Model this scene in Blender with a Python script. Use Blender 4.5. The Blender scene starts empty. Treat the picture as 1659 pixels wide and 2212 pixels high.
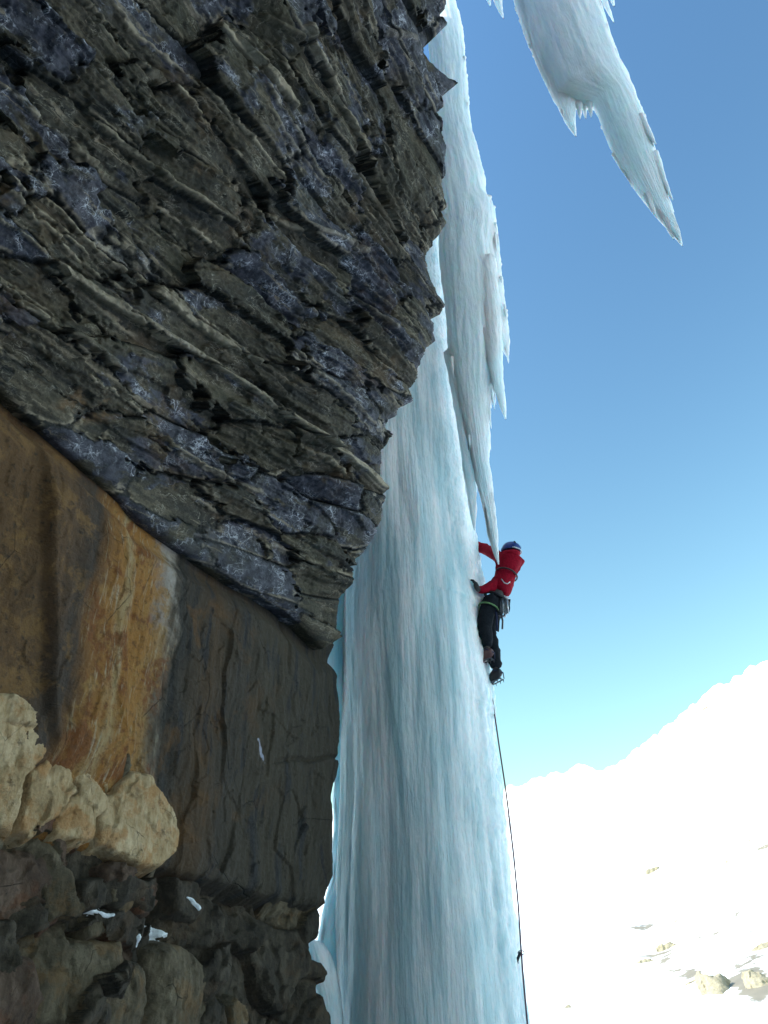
import bpy, bmesh, math, random
import numpy as np
from mathutils import Vector, Matrix

random.seed(7)
RNG = np.random.RandomState(11)
SC = bpy.context.scene
COL = SC.collection

# ------------------------------------------------------------------ camera
W, H, FPX = 1659.0, 2212.0, 1789.0          # photograph measured in these units
PITCH, ROLL, EYE = math.radians(38), math.radians(-1.7), 1.6
_r0, _f0 = np.array([1., 0, 0]), np.array([0, math.cos(PITCH), math.sin(PITCH)])
_u0 = np.cross(_r0, _f0)
CR = math.cos(ROLL)*_r0 + math.sin(ROLL)*_u0
CU = -math.sin(ROLL)*_r0 + math.cos(ROLL)*_u0
CF = _f0
CO = np.array([0, 0, EYE])
cam = bpy.data.cameras.new('camera')
cam.sensor_width = 36.0
cam.sensor_fit = 'AUTO'
cam.lens = FPX/H*36.0
cam.clip_start, cam.clip_end = 0.05, 20000
camo = bpy.data.objects.new('camera', cam)
COL.objects.link(camo)
M4 = Matrix.Identity(4)
for i in range(3):
    M4[i][0], M4[i][1], M4[i][2], M4[i][3] = CR[i], CU[i], -CF[i], CO[i]
camo.matrix_world = M4
SC.camera = camo

# ------------------------------------------------------------------ light
SUN_AZ, SUN_EL = math.radians(-100), math.radians(35)     # azimuth from +Y, clockwise positive
world = bpy.data.worlds.new('World')
SC.world = world
world.use_nodes = True
wn = world.node_tree.nodes
wl = world.node_tree.links
wn.clear()
wo = wn.new('ShaderNodeOutputWorld')
bg = wn.new('ShaderNodeBackground')
sky = wn.new('ShaderNodeTexSky')
sky.sky_type = 'NISHITA'
sky.sun_disc = False
sky.sun_elevation = SUN_EL
sky.sun_rotation = SUN_AZ
sky.altitude = 1500
sky.air_density, sky.dust_density, sky.ozone_density = 3.0, 0.1, 1.3
bg.inputs['Strength'].default_value = 0.07
gam = wn.new('ShaderNodeGamma')          # deep mountain sky: stronger contrast and colour over the whole dome
gam.inputs[1].default_value = 2.05
msc = wn.new('ShaderNodeVectorMath')
msc.operation = 'SCALE'
msc.inputs['Scale'].default_value = 0.44
wl.new(sky.outputs[0], gam.inputs[0])
wl.new(gam.outputs[0], msc.inputs[0])
wl.new(msc.outputs[0], bg.inputs[0])
wl.new(bg.outputs[0], wo.inputs[0])
sun = bpy.data.lights.new('sun', 'SUN')
sun.energy = 4.0
sun.angle = math.radians(0.5)
sun.color = (1.0, 0.95, 0.88)
suno = bpy.data.objects.new('sun', sun)
COL.objects.link(suno)
sd = Vector((math.sin(SUN_AZ)*math.cos(SUN_EL), math.cos(SUN_AZ)*math.cos(SUN_EL), math.sin(SUN_EL)))
suno.rotation_euler = sd.to_track_quat('Z', 'Y').to_euler()
suno.location = (-30, 20, 60)
vs = SC.view_settings
vs.view_transform = 'Standard'
vs.look = 'None'
vs.exposure = 1.1
vs.gamma = 1.0
vs.use_curve_mapping = False
SC.render.engine = 'CYCLES'
SC.cycles.max_bounces = 8
SC.cycles.diffuse_bounces = 4
SC.cycles.use_denoising = True

# ------------------------------------------------------------------ helpers
def ray(x, y):
    x = np.asarray(x, float); y = np.asarray(y, float)
    d = (x-W/2)[..., None]*CR - (y-H/2)[..., None]*CU + FPX*CF
    return d/np.linalg.norm(d, axis=-1, keepdims=True)
def at(x, y, hd):                       # point on that line of sight at horizontal distance hd
    d = ray(x, y)
    return CO + d*(np.asarray(hd, float)/np.hypot(d[..., 0], d[..., 1]))[..., None]
def on_plane(x, y, p0, n):
    d = ray(x, y)
    return CO + d*(((p0-CO)@n)/(d@n))[..., None]
def proj(p):
    q = p-CO
    k = np.maximum(q@CF, 1e-3)
    return W/2+FPX*(q@CR)/k, H/2-FPX*(q@CU)/k

def _hash(ix, iy, iz, seed):
    h = (ix.astype(np.int64)*374761393 + iy.astype(np.int64)*668265263 + iz.astype(np.int64)*2147483647 + seed*974634777)
    h = (h ^ (h >> 13))*1274126177
    h = h & 0x7fffffff
    h = (h ^ (h >> 16))*2246822519 & 0x7fffffff
    return (h & 0xffff)/32767.5-1.0
def noise2(x, y, seed=0):
    x, y = np.broadcast_arrays(np.asarray(x, float), np.asarray(y, float))
    ix, iy = np.floor(x), np.floor(y)
    fx, fy = x-ix, y-iy
    ux, uy = fx*fx*fx*(fx*(fx*6-15)+10), fy*fy*fy*(fy*(fy*6-15)+10)
    z = np.zeros_like(ix)
    def g(dx, dy):
        a = _hash(ix+dx, iy+dy, z, seed)*math.pi
        return np.cos(a)*(fx-dx)+np.sin(a)*(fy-dy)
    return ((g(0, 0)*(1-ux)+g(1, 0)*ux)*(1-uy)+(g(0, 1)*(1-ux)+g(1, 1)*ux)*uy)*1.5
def fbm2(x, y, oct=4, seed=0, gain=0.5):
    s, a = 0, 1.0
    for o in range(oct):
        s = s+a*noise2(x*2**o+o*7.3, y*2**o-o*3.1, seed+o)
        a *= gain
    return s
def sstep(a, b, x):
    t = np.clip((x-a)/(b-a), 0, 1)
    return t*t*(3-2*t)
def voronoi(x, y, seeds):
    n = len(x)
    idx = np.zeros(n, np.int32); f1 = np.zeros(n); f2 = np.zeros(n)
    for a in range(0, n, 40000):
        d = (x[a:a+40000, None]-seeds[None, :, 0])**2+(y[a:a+40000, None]-seeds[None, :, 1])**2
        i = np.argpartition(d, 1, axis=1)[:, :2]
        dd = np.take_along_axis(d, i, 1)
        sw = dd[:, 0] > dd[:, 1]
        dd[sw] = dd[sw][:, ::-1]; i[sw] = i[sw][:, ::-1]
        idx[a:a+40000] = i[:, 0]; f1[a:a+40000] = np.sqrt(dd[:, 0]); f2[a:a+40000] = np.sqrt(dd[:, 1])
    return idx, f1, f2
def facets(x, y, size, seed, off=1.0, tilt=1.0):       # broken-stone relief from a jittered lattice
    gx, gy = np.floor(x/size), np.floor(y/size)
    best = np.full(x.shape, 1e9); val = np.zeros(x.shape); second = np.full(x.shape, 1e9)
    for dx in (-1, 0, 1):
        for dy in (-1, 0, 1):
            cx, cy = gx+dx, gy+dy
            z = np.zeros_like(cx)
            sx = (cx+.5+.45*_hash(cx, cy, z, seed))*size; sy = (cy+.5+.45*_hash(cx, cy, z+1, seed))*size
            d = np.hypot(x-sx, y-sy)
            v = off*_hash(cx, cy, z+2, seed)+tilt*(_hash(cx, cy, z+3, seed)*(x-sx)+_hash(cx, cy, z+4, seed)*(y-sy))/size
            m = d < best
            second = np.where(m, best, np.minimum(second, d))
            best = np.where(m, d, best); val = np.where(m, v, val)
    return val, second-best
def poly_sdf(x, y, poly, closed=True):                  # positive inside
    poly = np.asarray(poly, float)
    d = np.full(x.shape, 1e9); inside = np.zeros(x.shape, bool)
    n = len(poly)
    for i in range(n if closed else n-1):
        a, b = poly[i], poly[(i+1) % n]
        e = b-a
        t = np.clip(((x-a[0])*e[0]+(y-a[1])*e[1])/(e@e+1e-12), 0, 1)
        d = np.minimum(d, np.hypot(x-a[0]-t*e[0], y-a[1]-t*e[1]))
    for i in range(n):
        a, b = poly[i], poly[(i+1) % n]
        c = (a[1] > y) != (b[1] > y)
        with np.errstate(divide='ignore', invalid='ignore'):
            xi = a[0]+(y-a[1])*(b[0]-a[0])/(b[1]-a[1])
        inside ^= c & (x < xi)
    return np.where(inside, d, -d)

def tag(o, label=None, cat=None, group=None, kind=None):
    if label: o['label'] = label
    if cat: o['category'] = cat
    if group: o['group'] = group
    if kind: o['kind'] = kind
    return o
def root(name, loc, label, cat, group=None):
    o = bpy.data.objects.new(name, None)
    o.empty_display_size = 0.2
    COL.objects.link(o)
    o.location = loc
    return tag(o, label, cat, group)
ABS = {}
def mk(name, verts, faces, mat, parent=None, attrs=None, smooth=True):
    """one mesh object; verts are world coordinates"""
    verts = np.asarray(verts, np.float32)
    me = bpy.data.meshes.new(name)
    if isinstance(faces, np.ndarray):
        k = faces.shape[1]
        me.vertices.add(len(verts)); me.vertices.foreach_set('co', verts.ravel())
        me.loops.add(faces.size); me.loops.foreach_set('vertex_index', faces.astype(np.int32).ravel())
        me.polygons.add(len(faces))
        me.polygons.foreach_set('loop_start', np.arange(0, faces.size, k, dtype=np.int32))
        me.polygons.foreach_set('loop_total', np.full(len(faces), k, np.int32))
        me.polygons.foreach_set('use_smooth', np.full(len(faces), smooth, bool))
        me.update(calc_edges=True)
    else:
        me.from_pydata(verts.tolist(), [], faces)
        me.polygons.foreach_set('use_smooth', np.full(len(me.polygons), smooth, bool))
        me.update()
    for k, v in (attrs or {}).items():
        v = np.asarray(v, np.float32)
        at_ = me.attributes.new(k, 'FLOAT_VECTOR' if v.ndim == 2 else 'FLOAT', 'POINT')
        at_.data.foreach_set('vector' if v.ndim == 2 else 'value', v.ravel())
    if mat: me.materials.append(mat)
    o = bpy.data.objects.new(name, me)
    COL.objects.link(o)
    put(o, parent)
    return o
def put(o, parent):
    if parent is not None:
        o.parent = parent
        p = parent; off = Vector((0, 0, 0))
        while p is not None:
            off += p.location; p = p.parent
        o.location = -off
def grid_faces(nu, nv, mask=None, wrap=False):
    i = np.arange(nu*nv).reshape(nv, nu)
    if wrap:
        j = np.roll(i, -1, axis=1)
        f = np.stack([i[:-1], j[:-1], j[1:], i[1:]], -1).reshape(-1, 4)
    else:
        f = np.stack([i[:-1, :-1], i[:-1, 1:], i[1:, 1:], i[1:, :-1]], -1).reshape(-1, 4)
    if mask is not None:
        f = f[mask[f].all(axis=1)]
    return f
def sub(verts, faces, attrs):
    u, inv = np.unique(faces, return_inverse=True)
    return verts[u], inv.reshape(faces.shape), {k: v[u] for k, v in attrs.items()}
def tube(path, rad, nseg=8, cap=True):
    path = np.asarray(path, float); n = len(path)
    rad = np.broadcast_to(np.asarray(rad, float), (n,))
    V = []
    for k in range(n):
        t = path[min(k+1, n-1)]-path[max(k-1, 0)]
        t /= np.linalg.norm(t)+1e-9
        a = np.cross(t, [0, 0, 1.] if abs(t[2]) < .9 else [1., 0, 0]); a /= np.linalg.norm(a)
        b = np.cross(t, a)
        for j in range(nseg):
            th = 2*math.pi*j/nseg
            V.append(path[k]+rad[k]*(math.cos(th)*a+math.sin(th)*b))
    F = [tuple(q) for q in grid_faces(nseg, n, wrap=True)]
    if cap:
        F += [tuple(range(nseg))[::-1], tuple(range((n-1)*nseg, n*nseg))]
    return np.array(V), F
def join(parts):
    V, F, o = [], [], 0
    for v, f in parts:
        V.append(np.asarray(v)); F += [tuple(int(i)+o for i in q) for q in f]; o += len(v)
    return np.concatenate(V), F

# ------------------------------------------------------------------ materials
class NT:
    def __init__(s, name):
        s.m = bpy.data.materials.new(name); s.m.use_nodes = True
        s.t = s.m.node_tree; s.t.nodes.clear()
        s.out = s.t.nodes.new('ShaderNodeOutputMaterial')
        s.b = s.t.nodes.new('ShaderNodeBsdfPrincipled')
        s.t.links.new(s.b.outputs[0], s.out.inputs[0])
    def n(s, typ, **kw):
        nd = s.t.nodes.new('ShaderNode'+typ)
        for k, v in kw.items(): setattr(nd, k, v)
        return nd
    def set(s, inp, v):
        if isinstance(v, bpy.types.NodeSocket): s.t.links.new(v, inp)
        elif isinstance(v, (tuple, list)) and len(v) == 3 and inp.type == 'RGBA': inp.default_value = (*v, 1)
        else: inp.default_value = v
    def attr(s, name): return s.n('Attribute', attribute_name=name)
    def sep(s, v):
        x = s.n('SeparateXYZ'); s.set(x.inputs[0], v); return x.outputs
    def vec(s, x, y, z):
        c = s.n('CombineXYZ')
        for i, v in enumerate((x, y, z)): s.set(c.inputs[i], v)
        return c.outputs[0]
    def math(s, op, a, b=0.0, c=0.0, clamp=False):
        m = s.n('Math', operation=op, use_clamp=clamp)
        s.set(m.inputs[0], a); s.set(m.inputs[1], b); s.set(m.inputs[2], c)
        return m.outputs[0]
    def map(s, v, a, b, c=0.0, d=1.0, smooth=True):
        m = s.n('MapRange', interpolation_type='SMOOTHSTEP' if smooth else 'LINEAR')
        for i, q in enumerate((v, a, b, c, d)): s.set(m.inputs[i], q)
        return m.outputs[0]
    def scale(s, v, k):
        m = s.n('VectorMath', operation='MULTIPLY'); s.set(m.inputs[0], v); s.set(m.inputs[1], k); return m.outputs[0]
    def noise(s, v, scale, detail=4, rough=.55, dist=0.0):
        t = s.n('TexNoise'); s.set(t.inputs['Vector'], v); s.set(t.inputs['Scale'], scale)
        t.inputs['Detail'].default_value = detail; t.inputs['Roughness'].default_value = rough; t.inputs['Distortion'].default_value = dist
        return t.outputs[0]
    def vor(s, v, scale, feature='F1', out=0):
        t = s.n('TexVoronoi', feature=feature); s.set(t.inputs['Vector'], v); s.set(t.inputs['Scale'], scale)
        return t.outputs[out]
    def mix(s, f, a, b):
        m = s.n('Mix', data_type='RGBA'); s.set(m.inputs[0], f); s.set(m.inputs[6], a); s.set(m.inputs[7], b); return m.outputs[2]
    def ramp(s, v, stops):
        r = s.n('ValToRGB'); s.set(r.inputs[0], v)
        e = r.color_ramp.elements
        while len(e) < len(stops): e.new(0.5)
        for el, (p, c) in zip(e, stops): el.position = p; el.color = (*c, 1)
        return r.outputs[0]
    def bump(s, h, dist, strength=1.0, prev=None):
        b = s.n('Bump'); s.set(b.inputs['Height'], h); b.inputs['Distance'].default_value = dist; b.inputs['Strength'].default_value = strength
        if prev is not None: s.set(b.inputs['Normal'], prev)
        return b.outputs[0]
    def done(s, color, rough=.8, normal=None, **kw):
        s.set(s.b.inputs['Base Color'], color); s.set(s.b.inputs['Roughness'], rough)
        if normal is not None: s.set(s.b.inputs['Normal'], normal)
        for k, v in kw.items(): s.set(s.b.inputs[k.replace('_', ' ')], v)
        return s.m
def simple(name, col, rough=.6, bump=0.0, scale=60, **kw):
    m = NT(name); co = m.n('TexCoord').outputs['Object']
    nz = m.noise(co, scale, 3)
    c = m.mix(m.map(nz, .3, .7), tuple(x*.8 for x in col), tuple(min(x*1.15, 1) for x in col))
    return m.done(c, rough, m.bump(nz, bump) if bump else None, **kw)

def rock_material():
    """layered dark schist of the overhang; attribute rk = (along the beds, across the beds, chance per slab), rk2 = (joint distance, rust, pale)"""
    m = NT('layered_schist')
    rk = m.sep(m.attr('rk').outputs['Vector']); rk2 = m.sep(m.attr('rk2').outputs['Vector'])
    tc = m.n('TexCoord')
    co = tc.outputs['Object']
    wt = m.n('TexNoise'); m.set(wt.inputs['Vector'], co); wt.inputs['Scale'].default_value = 5; wt.inputs['Detail'].default_value = 4
    wv = m.n('VectorMath', operation='MULTIPLY_ADD'); m.set(wv.inputs[0], wt.outputs[1]); wv.inputs[1].default_value = (.22, .22, .22); m.set(wv.inputs[2], co)
    wco = wv.outputs[0]
    s, q, c = rk[0], rk[1], rk[2]
    bed = m.vec(m.math('MULTIPLY', s, .7), m.math('MULTIPLY', q, 4.5), m.math('MULTIPLY', c, 3.0))
    n1 = m.noise(bed, 1.7, 7, .66, .3)
    n2 = m.noise(m.vec(m.math('MULTIPLY', s, .30), m.math('MULTIPLY', q, 8.0), 0.0), 1.8, 5, .6, .15)
    grain = m.noise(co, 9, 8, .68)
    fine = m.noise(co, 45, 5, .62)
    base = m.ramp(n1, [(.32, (.005, .0042, .003)), (.43, (.026, .020, .0105)), (.54, (.054, .040, .021)), (.66, (.105, .079, .046)), (.8, (.19, .148, .098))])
    base = m.mix(m.map(fine, .35, .7), base, m.mix(.5, base, (.012, .011, .009)))
    # blue-grey slab faces with a white mineral web
    pb_ = m.noise(m.vec(m.math('MULTIPLY', s, .9), m.math('MULTIPLY', q, 2.4), 1.7), 1.5, 5, .6, .5)
    bm = m.map(m.math('ADD', m.math('MULTIPLY', c, .42), m.math('MULTIPLY', pb_, 1.0)), .70, .76)
    bm = m.math('MULTIPLY', bm, m.map(grain, .30, .42))
    blue = m.mix(m.map(grain, .38, .62), (.011, .011, .017), (.052, .049, .062))
    e1 = m.map(m.vor(wco, 7.0, 'DISTANCE_TO_EDGE'), .05, .0)
    e2 = m.map(m.vor(wco, 17.0, 'DISTANCE_TO_EDGE'), .09, .0)
    r1 = m.map(m.math('ABSOLUTE', m.math('SUBTRACT', m.noise(m.vec(m.math('MULTIPLY', s, 1.0), m.math('MULTIPLY', q, 2.2), c), 5, 5, .6, 1.2), .5)), .022, .0)
    wm = m.map(m.noise(co, 4.2, 5, .65), .46, .62)
    web = m.math('MULTIPLY', m.math('MAXIMUM', m.math('MAXIMUM', m.math('MULTIPLY', e1, .8), m.math('MULTIPLY', e2, .22)), m.math('MULTIPLY', r1, .8)), wm)
    web = m.math('MULTIPLY', web, m.map(fine, .3, .55))
    blue = m.mix(web, blue, (.52, .51, .54))
    col = m.mix(bm, base, blue)
    col = m.mix(m.math('MULTIPLY', m.math('MULTIPLY', r1, m.math('SUBTRACT', 1.0, bm)), m.math('MULTIPLY', wm, .7)), col, (.30, .26, .20))
    # thin pale beds, and lit slab edges painted pale
    pale = m.math('MULTIPLY', m.map(n2, .60, .635), m.map(grain, .34, .56))
    col = m.mix(m.math('MULTIPLY', pale, .8), col, m.mix(fine, (.13, .098, .060), (.27, .21, .145)))
    pl = m.math('MULTIPLY', rk2[2], m.map(grain, .25, .55))
    col = m.mix(pl, col, m.mix(n1, (.23, .175, .11), (.42, .34, .24)))
    # olive stain and rust
    col = m.mix(m.math('MULTIPLY', m.map(m.noise(co, 1.5, 6, .62), .50, .66), .6), col, m.mix(fine, (.016, .013, .005), (.048, .039, .016)))
    ru = m.math('MULTIPLY', rk2[1], m.map(m.noise(co, 3.0, 6, .65), .46, .62))
    col = m.mix(ru, col, m.mix(fine, (.09, .040, .012), (.21, .11, .038)))
    col = m.mix(m.math('MULTIPLY', m.map(rk2[0], .024, .004), .85), col, (.005, .005, .004))  # shadow in the joints between slabs, put into the colour
    lam = m.noise(m.vec(m.math('MULTIPLY', s, 2.0), m.math('MULTIPLY', q, 30.0), c), 2.0, 5, .65, .2)
    b = m.bump(lam, .008, .7)
    b = m.bump(grain, .010, .6, b)
    b = m.bump(fine, .008, .8, b)
    return m.done(col, m.map(fine, .2, .8, .5, .85), b, Specular_IOR_Level=.35)

def wall_material():
    """rust-streaked face; attribute rk = (metres along the wall, height, 0), rk2.x = place across the streaks"""
    m = NT('rust_streaked_face')
    rk = m.sep(m.attr('rk').outputs['Vector']); rk2 = m.sep(m.attr('rk2').outputs['Vector'])
    co = m.n('TexCoord').outputs['Object']
    u, z = rk[0], rk[1]
    streak = m.vec(m.math('MULTIPLY', u, 5.0), m.math('MULTIPLY', z, .8), 0.0)
    sn = m.noise(streak, 1.5, 7, .66, .5)
    sn2 = m.noise(m.vec(m.math('MULTIPLY', u, 20.0), m.math('MULTIPLY', z, 2.6), 3.0), 1.5, 6, .68, .6)
    wob = m.noise(co, 1.3, 7, .66)
    wu = m.math('ADD', rk2[0], m.math('ADD', m.math('MULTIPLY', m.math('SUBTRACT', wob, .5), .10), m.math('MULTIPLY', m.math('SUBTRACT', sn, .5), .07)))
    fine = m.noise(co, 38, 7, .7)
    blot = m.noise(co, 3.6, 7, .7, .5)
    pit = m.noise(co, 17, 8, .75)
    col = m.ramp(wu, [(0.0, (.13, .066, .026)), (.06, (.115, .062, .030)), (.115, (.065, .046, .034)), (.15, (.20, .088, .024)), (.19, (.33, .145, .033)), (.215, (.38, .25, .115)), (.235, (.32, .135, .028)),
                      (.31, (.33, .15, .035)), (.345, (.30, .17, .065)), (.368, (.15, .11, .075)), (.392, (.034, .028, .022)), (.44, (.054, .036, .021)), (.50, (.078, .044, .020)), (.57, (.054, .040, .027)), (.7, (.060, .045, .028)), (1.0, (.044, .034, .022))])
    inor = m.math('MULTIPLY', m.map(wu, .12, .16), m.map(wu, .385, .36))
    left = m.map(wu, .13, .10); out = m.map(wu, .375, .41)
    # dark oxide and pale lime inside the rusty panel
    col = m.mix(m.math('MULTIPLY', m.math('MULTIPLY', m.map(blot, .50, .60), inor), .8), col, m.mix(fine, (.11, .028, .006), (.24, .075, .014)))
    col = m.mix(m.math('MULTIPLY', m.math('MULTIPLY', m.map(sn2, .55, .66), inor), .55), col, m.mix(fine, (.36, .29, .18), (.52, .46, .34)))
    col = m.mix(m.math('MULTIPLY', m.math('MULTIPLY', m.map(m.noise(co, 6.5, 7, .7, .4), .53, .64), inor), .6), col, (.36, .20, .06))
    col = m.mix(m.math('MULTIPLY', m.math('MULTIPLY', m.map(pit, .50, .60), inor), .55), col, m.mix(fine, (.07, .025, .008), (.20, .085, .022)))
    lime = m.math('MULTIPLY', m.map(z, 4.75, 5.35), m.math('MULTIPLY', m.math('MULTIPLY', m.map(wu, .29, .34), m.map(wu, .39, .365)), m.map(blot, .42, .60)))
    col = m.mix(m.math('MULTIPLY', lime, .8), col, m.mix(fine, (.28, .24, .20), (.50, .46, .41)))
    # mottling of the brown side and the grey side
    col = m.mix(m.math('MULTIPLY', m.math('MULTIPLY', m.map(blot, .48, .62), left), .75), col, m.mix(fine, (.18, .085, .024), (.30, .165, .06)))
    col = m.mix(m.math('MULTIPLY', m.math('MULTIPLY', m.map(pit, .52, .66), left), .6), col, (.030, .022, .016))
    col = m.mix(m.math('MULTIPLY', m.math('MULTIPLY', m.map(sn2, .52, .70), out), .45), col, (.105, .088, .070))
    col = m.mix(m.math('MULTIPLY', m.math('MULTIPLY', m.map(sn, .48, .36), out), .75), col, (.020, .020, .023))
    col = m.mix(m.math('MULTIPLY', m.math('MULTIPLY', m.map(m.noise(co, 2.1, 6, .65, .4), .52, .64), out), m.map(wu, .85, .45, 0.0, .8)), col, m.mix(fine, (.075, .036, .013), (.15, .072, .022)))
    col = m.mix(m.math('MULTIPLY', m.map(pit, .57, .70), .6), col, m.mix(.35, (.010, .008, .006), col))
    cr = m.math('MULTIPLY', m.map(m.vor(m.scale(co, (1.0, 1.0, .7)), 2.3, 'DISTANCE_TO_EDGE'), .008, .0), m.map(wob, .48, .58))
    col = m.mix(m.math('MULTIPLY', cr, .5), col, (.010, .008, .007))
    b = m.bump(sn2, .020, .8)
    b = m.bump(pit, .034, 1.0, b)
    b = m.bump(m.math('SUBTRACT', fine, cr), .014, 1.0, b)
    return m.done(col, m.map(fine, .2, .8, .6, .95), b, Specular_IOR_Level=.3)

def block_material(name, dark, mid, light, rust, rust_amt=.5, lay=1.0):
    m = NT(name)
    co = m.n('TexCoord').outputs['Object']
    n1 = m.noise(co, 2.2, 7, .68, .5); n2 = m.noise(co, 10, 8, .72); n3 = m.noise(co, 42, 6, .7)
    gr = m.noise(m.scale(co, (9.0, 9.0, 2.2)), 2.0, 7, .7, .6)
    col = m.ramp(m.math('ADD', m.math('MULTIPLY', n1, .55), m.math('MULTIPLY', gr, .45)), [(.36, dark), (.5, mid), (.62, light)])
    col = m.mix(m.math('MULTIPLY', m.map(m.noise(co, 3.4, 7, .68), .50, .62), rust_amt), col, rust)
    col = m.mix(m.math('MULTIPLY', m.map(n3, .42, .68), .35), col, m.mix(.5, col, light))
    col = m.mix(m.math('MULTIPLY', m.map(n2, .56, .70), .65), col, tuple(x*.3 for x in dark))
    crack = m.vor(m.scale(co, (1.0, 1.0, .6)), 3.2, 'DISTANCE_TO_EDGE')
    ck = m.math('MULTIPLY', m.map(crack, .008, .0), m.map(n1, .52, .64))
    col = m.mix(m.math('MULTIPLY', ck, .8), col, tuple(x*.2 for x in dark))
    b = m.bump(gr, .022, .7); b = m.bump(n2, .026, .9, b); b = m.bump(m.math('SUBTRACT', n3, m.math('MULTIPLY', ck, .8)), .012, 1.0, b)
    return m.done(col, .85, b, Specular_IOR_Level=.3)

def ice_material(name, clear, white, wt=.5, sss=.55, rough=.32):
    m = NT(name)
    co = m.n('TexCoord').outputs['Object']
    st = m.scale(co, (1.0, 1.0, .045))
    a = m.noise(st, 5, 6, .6, .15); b_ = m.noise(st, 22, 5, .62, .1); c = m.noise(st, 70, 3, .6)
    blot = m.noise(m.scale(co, (1, 1, .35)), 2.2, 5, .6, .3)
    f = m.math('ADD', m.math('MULTIPLY', a, .55), m.math('MULTIPLY', blot, .45))
    col = m.mix(m.map(f, wt-.13, wt+.13), clear, white)
    col = m.mix(m.math('MULTIPLY', m.map(b_, .56, .72), .30), col, (.86, .90, .92))
    col = m.mix(m.math('MULTIPLY', m.map(c, .55, .72), .15), col, tuple(x*.75 for x in clear))
    crust = m.noise(m.scale(co, (1, 1, .30)), 16, 6, .65)
    n = m.bump(b_, .028, .75); n = m.bump(c, .012, .8, n); n = m.bump(crust, .024, .8, n)
    m.b.subsurface_method = 'RANDOM_WALK'
    return m.done(col, m.map(crust, .3, .7, rough-.12, rough+.22), n, Subsurface_Weight=sss, Subsurface_Radius=(.50, .87, 1.0), Subsurface_Scale=.30, IOR=1.31, Specular_IOR_Level=.5)

M_SCHIST = rock_material()
M_WALL = wall_material()
M_TAN = block_material('tan_sandstone', (.17, .100, .045), (.37, .245, .122), (.55, .405, .245), (.36, .155, .042), .6)
M_RED = block_material('red_brown_stone', (.032, .019, .013), (.078, .046, .029), (.15, .098, .068), (.13, .046, .018), .6)
M_GREY = block_material('grey_brown_stone', (.034, .025, .015), (.090, .067, .040), (.17, .132, .085), (.18, .088, .026), .45)
M_DARK = block_material('dark_stone', (.014, .011, .008), (.040, .030, .020), (.090, .070, .048), (.08, .040, .014), .35)
M_MASS = block_material('cliff_stone', (.04, .036, .03), (.08, .07, .055), (.13, .11, .09), (.12, .07, .035), .4)
M_ICE = ice_material('column_ice', (.50, .64, .67), (.90, .87, .86), .50, .85)
M_ICL = ice_material('icicle_ice', (.80, .84, .85), (.95, .95, .94), .46, .85, .4)
next(n for n in M_ICL.node_tree.nodes if n.type == 'BSDF_PRINCIPLED').inputs['Subsurface Scale'].default_value = .06
M_CURT = ice_material('curtain_ice', (.74, .80, .81), (.92, .92, .91), .46, .85, .45)
M_FREE = ice_material('hanging_ice', (.80, .84, .84), (.95, .95, .94), .48, .85, .45)

# ------------------------------------------------------------------ the cliff: planes
WA = np.array([-2.6, 4.6, 0.0]); WB = np.array([-.5, 8.2, 0.0])
WT = (WB-WA)/np.linalg.norm(WB-WA); WNR = np.array([WT[1], -WT[0], 0.0])
OA = on_plane(0, 850, WA, WNR); OB = on_plane(690, 1400, WA, WNR)
_c = at(970, 100, 4.2)
ON = np.cross(OB-OA, _c-OA); ON /= np.linalg.norm(ON)
E1 = (OB-OA)/np.linalg.norm(OB-OA); E2 = np.cross(ON, E1)
def o_st(x, y):
    q = on_plane(x, y, OA, ON)-OA
    return np.stack([q@E1, q@E2], -1)
def w_uz(x, y, off=0.0):
    q = on_plane(x, y, WA+off*WNR, WNR)
    return np.stack([(q-WA)@WT, q[..., 2]], -1)
def P(lst): 
    a = np.array(lst, float); return a[:, 0], a[:, 1]

# ---- overhang
RIM = [(1060, -520), (1010, -300), (985, -120), (966, 0), (968, 17), (953, 27), (969, 50), (929, 100), (956, 140), (993, 178), (969, 200), (971, 227), (953, 237), (966, 253), (966, 283), (976, 313), (969, 350),
       (963, 400), (971, 447), (956, 457), (968, 480), (949, 513), (923, 546), (919, 566), (929, 603), (943, 636), (959, 658), (949, 679), (929, 686), (941, 696), (936, 719), (941, 736), (919, 753), (909, 776),
       (896, 823), (883, 843), (888, 866), (859, 883), (856, 899), (841, 906), (836, 923), (846, 933), (839, 959), (826, 979), (829, 1039), (845, 1055), (825, 1090), (826, 1125), (800, 1185), (772, 1225),
       (768, 1250), (746, 1285), (738, 1309), (741, 1375), (693, 1402)]
rim = o_st(*P(RIM))
CRACK = [(690, 1402), (640, 1345), (600, 1312), (560, 1290), (500, 1260), (420, 1210), (350, 1165), (300, 1130), (260, 1085), (200, 1030), (150, 985), (100, 940), (60, 905), (0, 850), (-300, 610)]
crk_st = o_st(*P(CRACK))
opoly = np.vstack([rim, crk_st[1:], [[-9, crk_st[-1, 1]], [-9, 14]]])
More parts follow.
